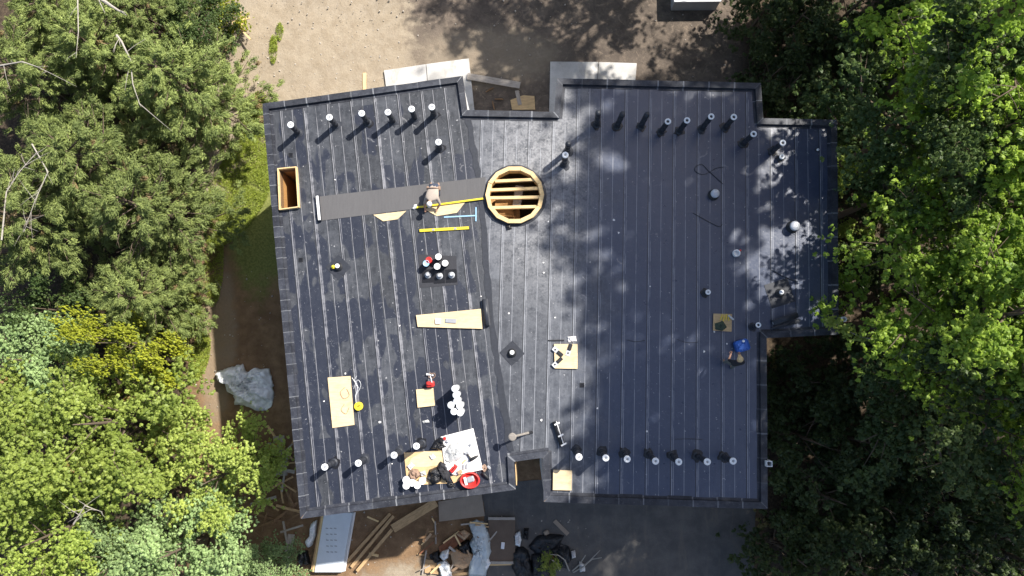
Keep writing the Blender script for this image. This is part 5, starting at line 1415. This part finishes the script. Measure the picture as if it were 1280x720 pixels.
# yard side
plank((584,95),(650,106.5), .34, .06, .16, 'lumber_grey', 'long grey plank reaching from the apron corner across the notch')
plank((646,113),(650,131), .20, .05, .03, 'lumber_grey', 'short grey plank beside the plywood scrap in the notch')
plank((455.5,91),(455.5,112), .17, .05, .0, 'lumber_pale', 'pale short board standing out past the sandy yard parapet')
quad_sheet('plywood_scrap', [(638,125),(654,119),(668,120),(669,137),(640,137)], .02, .03, 'ply', 'torn plywood scrap on the soil in the notch', 'plywood')
for i, (x, y, r_) in enumerate([(612,113,.16),(617,132,.2),(624,124,.14)]):
    mb = MB(); rng = random.Random(i); mb.tube([(-.2,-.1,.05),(0,.02,.08),(.2,.12,.05)], [.03,.05,.03], 6); q = P(x, y, .02)
    solo(mb, 'scrap_wood', M['lumber_dark'], (q.x,q.y,0), 'dark wood scrap on the soil inside the notch', 'scrap', 'wood scraps inside the notch', rz=i*1.3)
# metal bin at the top edge
q0, q1 = P(838,7,.9), P(895,8,.9); c = P(866,-6,0)
t = thing('dumpster', (c.x, c.y, 0), 'grey metal bin standing on the shaded yard', 'bin'); wd = (q1-q0).length
for sx, sy, lx, ly in ((0,-.8,wd,.06),(0,.8,wd,.06),(-wd/2+.03,0,.06,1.54),(wd/2-.03,0,.06,1.54)):
    mb = MB(); mb.box((sx,sy,.45),(lx,ly,.9)); mb.build('side_panel', M['grey'], t)
for sx, sy, lx, ly in ((0,-.80,wd+.1,.12),(0,.80,wd+.1,.12),(-wd/2,0,.12,1.48),(wd/2,0,.12,1.48)):
    mb = MB(); mb.bevbox((sx,sy,.93),(lx,ly,.06),0,.01); mb.build('rim', M['lgrey'], t)
mb = MB(); mb.box((0,0,.4),(wd-.14,1.5,.02)); mb.build('contents', M['slab_dark'], t)
# stakes at the sandy yard edge
for i, (a, b, l) in enumerate([((300,15),(303,38),'upright pale stake at the cedar edge of the sandy yard'),((301,36),(313,49),'slanting pale stake at the cedar edge of the sandy yard'),((290,28),(312,22),'cross stake at the cedar edge of the sandy yard')]):
    plank(a, b, .09, .05, .35+.1*i, 'lumber_pale', l, 'stake', 'stake', .6)
# plastic sheet heap beside the west wall
crumple('tarp', [(267,465),(282,460),(301,455),(304,464),(310,466),(316,459),(322,461),(335,461),(337,475),(340,488),(339,505),(331,514),(318,515),(305,508),(290,506),(292,498),(280,489),(278,478),(269,477)], 0, 1.05, 'tarp', 'crumpled pale grey tarp lying on the soil beside the wall', 'tarp', 31, res=88, freq=9, fine=.6)
plank((269,349),(276,360), .06, .04, .0, 'lumber_grey', 'small pale stick on the shaded soil strip')
# lumber and debris at the south-west corner
rng = random.Random(33)
for i, (a, b, wd, m_, z) in enumerate([((348,545),(352,595),.55,'lumber_grey',.25),((338,585),(368,590),.16,'lumber_grey',.32),((334,532),(346,550),.10,'lumber_pale',.1),((352,600),(366,632),.14,'lumber_dark',.3),((340,610),(366,596),.10,'lumber',.36),
        ((356,560),(364,640),.20,'lumber_dark',.12),((345,632),(376,640),.13,'lumber',.2),((338,655),(372,628),.14,'lumber_dark',.15),((330,560),(345,580),.08,'lumber_pale',.12),((310,640),(352,652),.12,'lumber_dark',.1),
        ((344,548),(366,575),.08,'lumber',.34),((352,615),(360,560),.09,'lumber_grey',.4),((346,600),(370,615),.08,'lumber',.42)]):
    plank(a, b, wd, .06, z, m_, 'scrap plank in the tangled lumber pile along the wall corner', 'scrap_plank', 'plank', z*.7, 'tangled lumber pile')
plank((356,715),(364,668), .34, .05, .3, 'lumber_grey', 'weathered grey board beside the leaning grey panel', 'plank', 'plank', .05)
# bundle of grey foam panels leaning by the wall
def panel_stack():
    a, b, c, d = P(403,643,.5), P(438,643,.5), P(425,717,.5), P(391,717,.5); m_ = (a+b+c+d)/4
    t = thing('panel_stack', (m_.x, m_.y, 0), 'stack of pale grey foam panels lying by the lumber', 'panels')
    for k in range(5):
        mb = MB(); o = Vector((.05*k*(-1)**k*.5, .02*k, 0)) + Vector((.16-.04*k, 0, 0))
        mb.prism([tuple((v_-m_+o)[:2]) for v_ in (a,b,c,d)], .05+.10*k, .05+.10*k+.095); mb.build('panel', M['panel'] if k in (4, 2) else M['lumber_pale' if k == 3 else 'offwhite'], t)
    for k, yy in enumerate((-.9, .9)):
        mb = MB(); mb.box((.1,yy,.025),(1.1,.1,.05)); mb.build('bearer', M['lumber_dark'], t)
    # faint stamped print lines on the top panel
    for r_ in range(5):
        for c_ in range(3):
            mb = MB(); mb.box((-.22+.2*c_+.05*r_*.3, .75-.28*r_, .5475),(.13,.05,.003),-.15); mb.build('printed_mark', M['grey'], t)
panel_stack()
plank((402,645),(390,712), .10, .05, .35, 'lumber', 'narrow board along the edge of the grey foam panels')
crumple('plastic_bag', [(388,655),(396,650),(395,668),(390,682),(384,686),(380,678),(387,670)], 0, .35, 'tarp', 'white plastic wrap between grey board and foam panels', 'wrap', 34)
crumple('trash_bag', [(370,690),(384,688),(388,706),(374,710)], 0, .4, 'bag', 'black bag at the foot of the grey board', 'bag', 35)
for i, (a, b) in enumerate([((434,702),(488,642)),((439,709),(492,645)),((446,714),(490,662))]):
    plank(a, b, .15, .09, .02+.10*i, 'lumber', 'long yellow beam lying beside the grey foam panels, %s of the trio' % ORD[i], 'beam', 'beam', None, 'beams beside the foam panels')
plank((491,661),(545,628), .42, .06, .25, 'lumber', 'wide tan plank leaning toward the house wall', 'plank', 'plank', .45)
plank((461,692),(473,695), .12, .05, .05, 'lumber_pale', 'short crosswise board near the yellow beams')
plank((459,646),(473,652), .08, .04, .0, 'lumber_pale', 'small pale stick on the brown soil near the house')
quad_sheet('grey_board', [(548,627),(602,618),(606,645),(549,652)], .02, .12, 'slab_dark', 'flat grey board slab close against the house wall', 'board')
# timber platform
t0 = P(610,647,.25); c = P(627,675,.2)
t = thing('timber_platform', (c.x, c.y, 0), 'brown sheet platform with pale battens between tarp heap and black plastic', 'platform')
a, b = P(610.5,648,.22), P(644,704,.22)
mb = MB(); mb.box(((a.x+b.x)/2-c.x,(a.y+b.y)/2-c.y,.19), (abs(b.x-a.x),abs(b.y-a.y),.05)); mb.build('deck_sheet', simple('brown_hardboard', (.135,.10,.075), .85, .25, 3), t)
for yy in (648,703):
    a = P(627,yy,.22); mb = MB(); mb.box((0,a.y-c.y,.245),(1.32,.12,.06)); mb.build('edge_batten', M['lumber_grey'], t)
for yy in (652,676,700):
    a = P(627,yy,.1); mb = MB(); mb.box((0,a.y-c.y,.082),(1.3,.12,.164)); mb.build('bearer', M['lumber_dark'], t)
mb = MB(); mb.bevbox((0,0,.03),(.17,.32,.06),-.1,.02); q = P(628.5,682,.25); solo(mb, 'small_jug', M['white'], (q.x,q.y,.217), 'small white container on the timber platform', 'container')
plank((645,705),(612,706), .10, .06, .02, 'lumber_pale', 'pale batten in front of the timber platform')
# scrap heap
crumple('tarp', [(585,655),(596,650),(606,654),(612,668),(614,690),(611,705),(607,722),(585,722),(586,705),(592,695),(586,680),(596,664)], .15, .55, 'tarp_blue', 'blue grey tarp draped over the scrap heap', 'tarp', 41, freq=4)
crumple('cardboard', [(562,690),(570,686),(577,690),(598,694),(592,705),(578,713),(566,708)], .25, .3, 'card', 'crushed brown cardboard on the scrap heap', 'cardboard', 42, freq=2)
crumple('plastic_wrap', [(546,704),(556,700),(562,706),(566,724),(552,724)], .1, .45, 'tarp', 'white plastic wrap at the foot of the scrap heap', 'wrap', 43)
crumple('plastic_wrap', [(552,690),(562,686),(560,698),(554,702),(549,696)], .2, .4, 'tarp', 'small bundle of white plastic above the cardboard', 'wrap', 44)
crumple('trash_bag', [(570,682),(586,674),(590,690),(588,696),(576,692)], .05, .45, 'bag', 'black bag between cardboard and blue grey tarp', 'bag', 45)
crumple('trash_bag', [(536,694),(548,688),(552,700),(546,706),(538,702)], .0, .35, 'bag', 'black bag beside the rusty sheet', 'bag', 46)
quad_sheet('rusty_sheet', [(548,684),(566,670),(584,664),(582,674),(566,686),(550,690)], .12, .03, 'rust', 'rusty brown sheet lying on the scrap heap', 'sheet')
quad_sheet('plywood_scrap', [(530,699),(546,701),(548,718),(531,716)], .10, .04, 'lumber', 'square brown board at the end of the scrap heap', 'board')
for i, (a, b, z) in enumerate([((554,679),(574,664),.2),((544,652),(545,680),.05),((533,665),(542,664),.03),((527,681),(534,674),.03),((533,688),(528,718),.15),((521,693),(533,694),.03),((587,653),(610,655),.3),((576,656),(592,654),.25),((594,656),(611,659),.33),((540,648),(545,656),.04)]):
    plank(a, b, .07, .035, z, ['lumber_pale','lumber_grey','lumber'][i % 3], 'thin stick strewn over the scrap heap', 'stick', 'stick', z*.8, 'sticks strewn over the scrap heap')
rng = random.Random(91)
for i in range(26):
    x, y = rng.uniform(528, 615), rng.uniform(662, 718); a_ = rng.uniform(0, 3.14); l_ = rng.uniform(5, 16); z = rng.uniform(.05, .5)
    plank((x-math.cos(a_)*l_, y-math.sin(a_)*l_*.8), (x+math.cos(a_)*l_, y+math.sin(a_)*l_*.8), rng.uniform(.04,.13), .03, z, rng.choice(['lumber_pale','lumber_grey','lumber','lumber_dark','rust','card']), 'splintered offcut tangled in the scrap heap', 'wood_offcut', 'offcut', z*.8, 'splintered offcuts in the scrap heap')
for i in range(16):
    x, y = rng.uniform(318, 372), rng.uniform(545, 705); a_ = rng.uniform(0, 3.14); l_ = rng.uniform(8, 24); z = rng.uniform(.05, .45)
    if x+abs(math.cos(a_))*l_ > 330+ (y-130)*.0927+8: x = 322+(y-130)*.0927-abs(math.cos(a_))*l_*.3
    plank((x-math.cos(a_)*l_, y-math.sin(a_)*l_*.8), (x+math.cos(a_)*l_, y+math.sin(a_)*l_*.8), rng.uniform(.05,.14), .04, z, rng.choice(['lumber_grey','lumber','lumber_dark','lumber_dark']), 'scrap plank in the tangled lumber pile along the wall corner', 'scrap_plank', 'plank', z*.8, 'tangled lumber pile')
crumple('trash_bag', [(640,668),(648,664),(652,672),(646,680),(640,678)], 0, .3, 'bag', 'small black bag beside the white bag and platform', 'bag', 92)
crumple('plastic_wrap', [(600,700),(608,694),(614,704),(608,714)], .2, .3, 'tarp', 'white plastic scrap hanging from the blue grey tarp', 'wrap', 93)
crumple('cardboard', [(570,668),(580,662),(588,668),(580,676)], .3, .2, 'card', 'flattened cardboard above the black bag', 'cardboard', 94, freq=2)
# black plastic heap
crumple('plastic_sheet', [(640,690),(650,683),(660,688),(664,704),(668,724),(648,726),(640,712)], 0, .6, 'tarp_black', 'black plastic heap next to the timber platform', 'plastic', 51)
crumple('plastic_sheet', [(660,684),(672,670),(690,668),(706,670),(700,682),(686,690),(670,694)], 0, .5, 'tarp_black', 'spread black plastic sheet on the driveway', 'plastic', 52)
crumple('plastic_sheet', [(686,686),(700,680),(712,684),(715,700),(706,712),(690,708)], 0, .5, 'tarp_black', 'round black plastic heap beside the bare sapling stems', 'plastic', 53)
crumple('plastic_sheet', [(664,694),(676,692),(684,704),(690,724),(664,726)], 0, .55, 'tarp_black', 'black plastic heap around the yellow green sapling', 'plastic', 54)
crumple('plastic_bag', [(643,668),(650,664),(652,676),(650,684),(644,682)], .1, .4, 'tarp', 'white bag standing at the corner of the timber platform', 'bag', 55)
crumple('trash_bag', [(655,661),(661,661),(660,676),(654,674)], 0, .45, 'bag', 'slim black bag behind the white bag', 'bag', 56)
crumple('paper_litter', [(714,690),(719,688),(720,697),(715,699)], .1, .3, 'offwhite', 'white wrapper beside the round black plastic heap', 'wrapper', 57)
crumple('paper_litter', [(724,702),(731,706),(732,714),(725,716)], .1, .4, 'tarp', 'pale wrapper among the bare sapling stems', 'wrapper', 58)
plank((693,651),(710,668), .20, .05, .0, 'slab_dark', 'dark board lying alone on the driveway')
mb = MB(); mb.bevbox((0,0,.08),(.26,.22,.16),.5,.04); q = P(683,666,.1); solo(mb, 'block', M['slab_dark'], (q.x,q.y,.0), 'small dark block at the edge of the black plastic', 'block')
def stems():
    mb = MB(); c = P(716,722,0)
    for pts in ([(712,716),(706,700),(698,694),(688,693)],[(717,718),(730,708),(742,696),(750,688)],[(727,712),(740,699),(752,697)],[(716,716),(724,706),(732,694)],[(700,716),(696,704),(690,700)]):
        q = [P(a, b, .3+.35*i) for i, (a, b) in enumerate(pts)]; q[0].z = 0
        mb.tube([v_-c for v_ in q], [.035,.03,.022,.012][:len(q)], 6)
    o = mb.build('sapling_stems', M['greybark']); o.location = c; tag(o, 'bare pale sapling stems arching over the driveway', 'stems')
stems()
print('objects', len(bpy.data.objects), 'tris', sum(len(m.polygons)*2 for m in bpy.data.meshes))
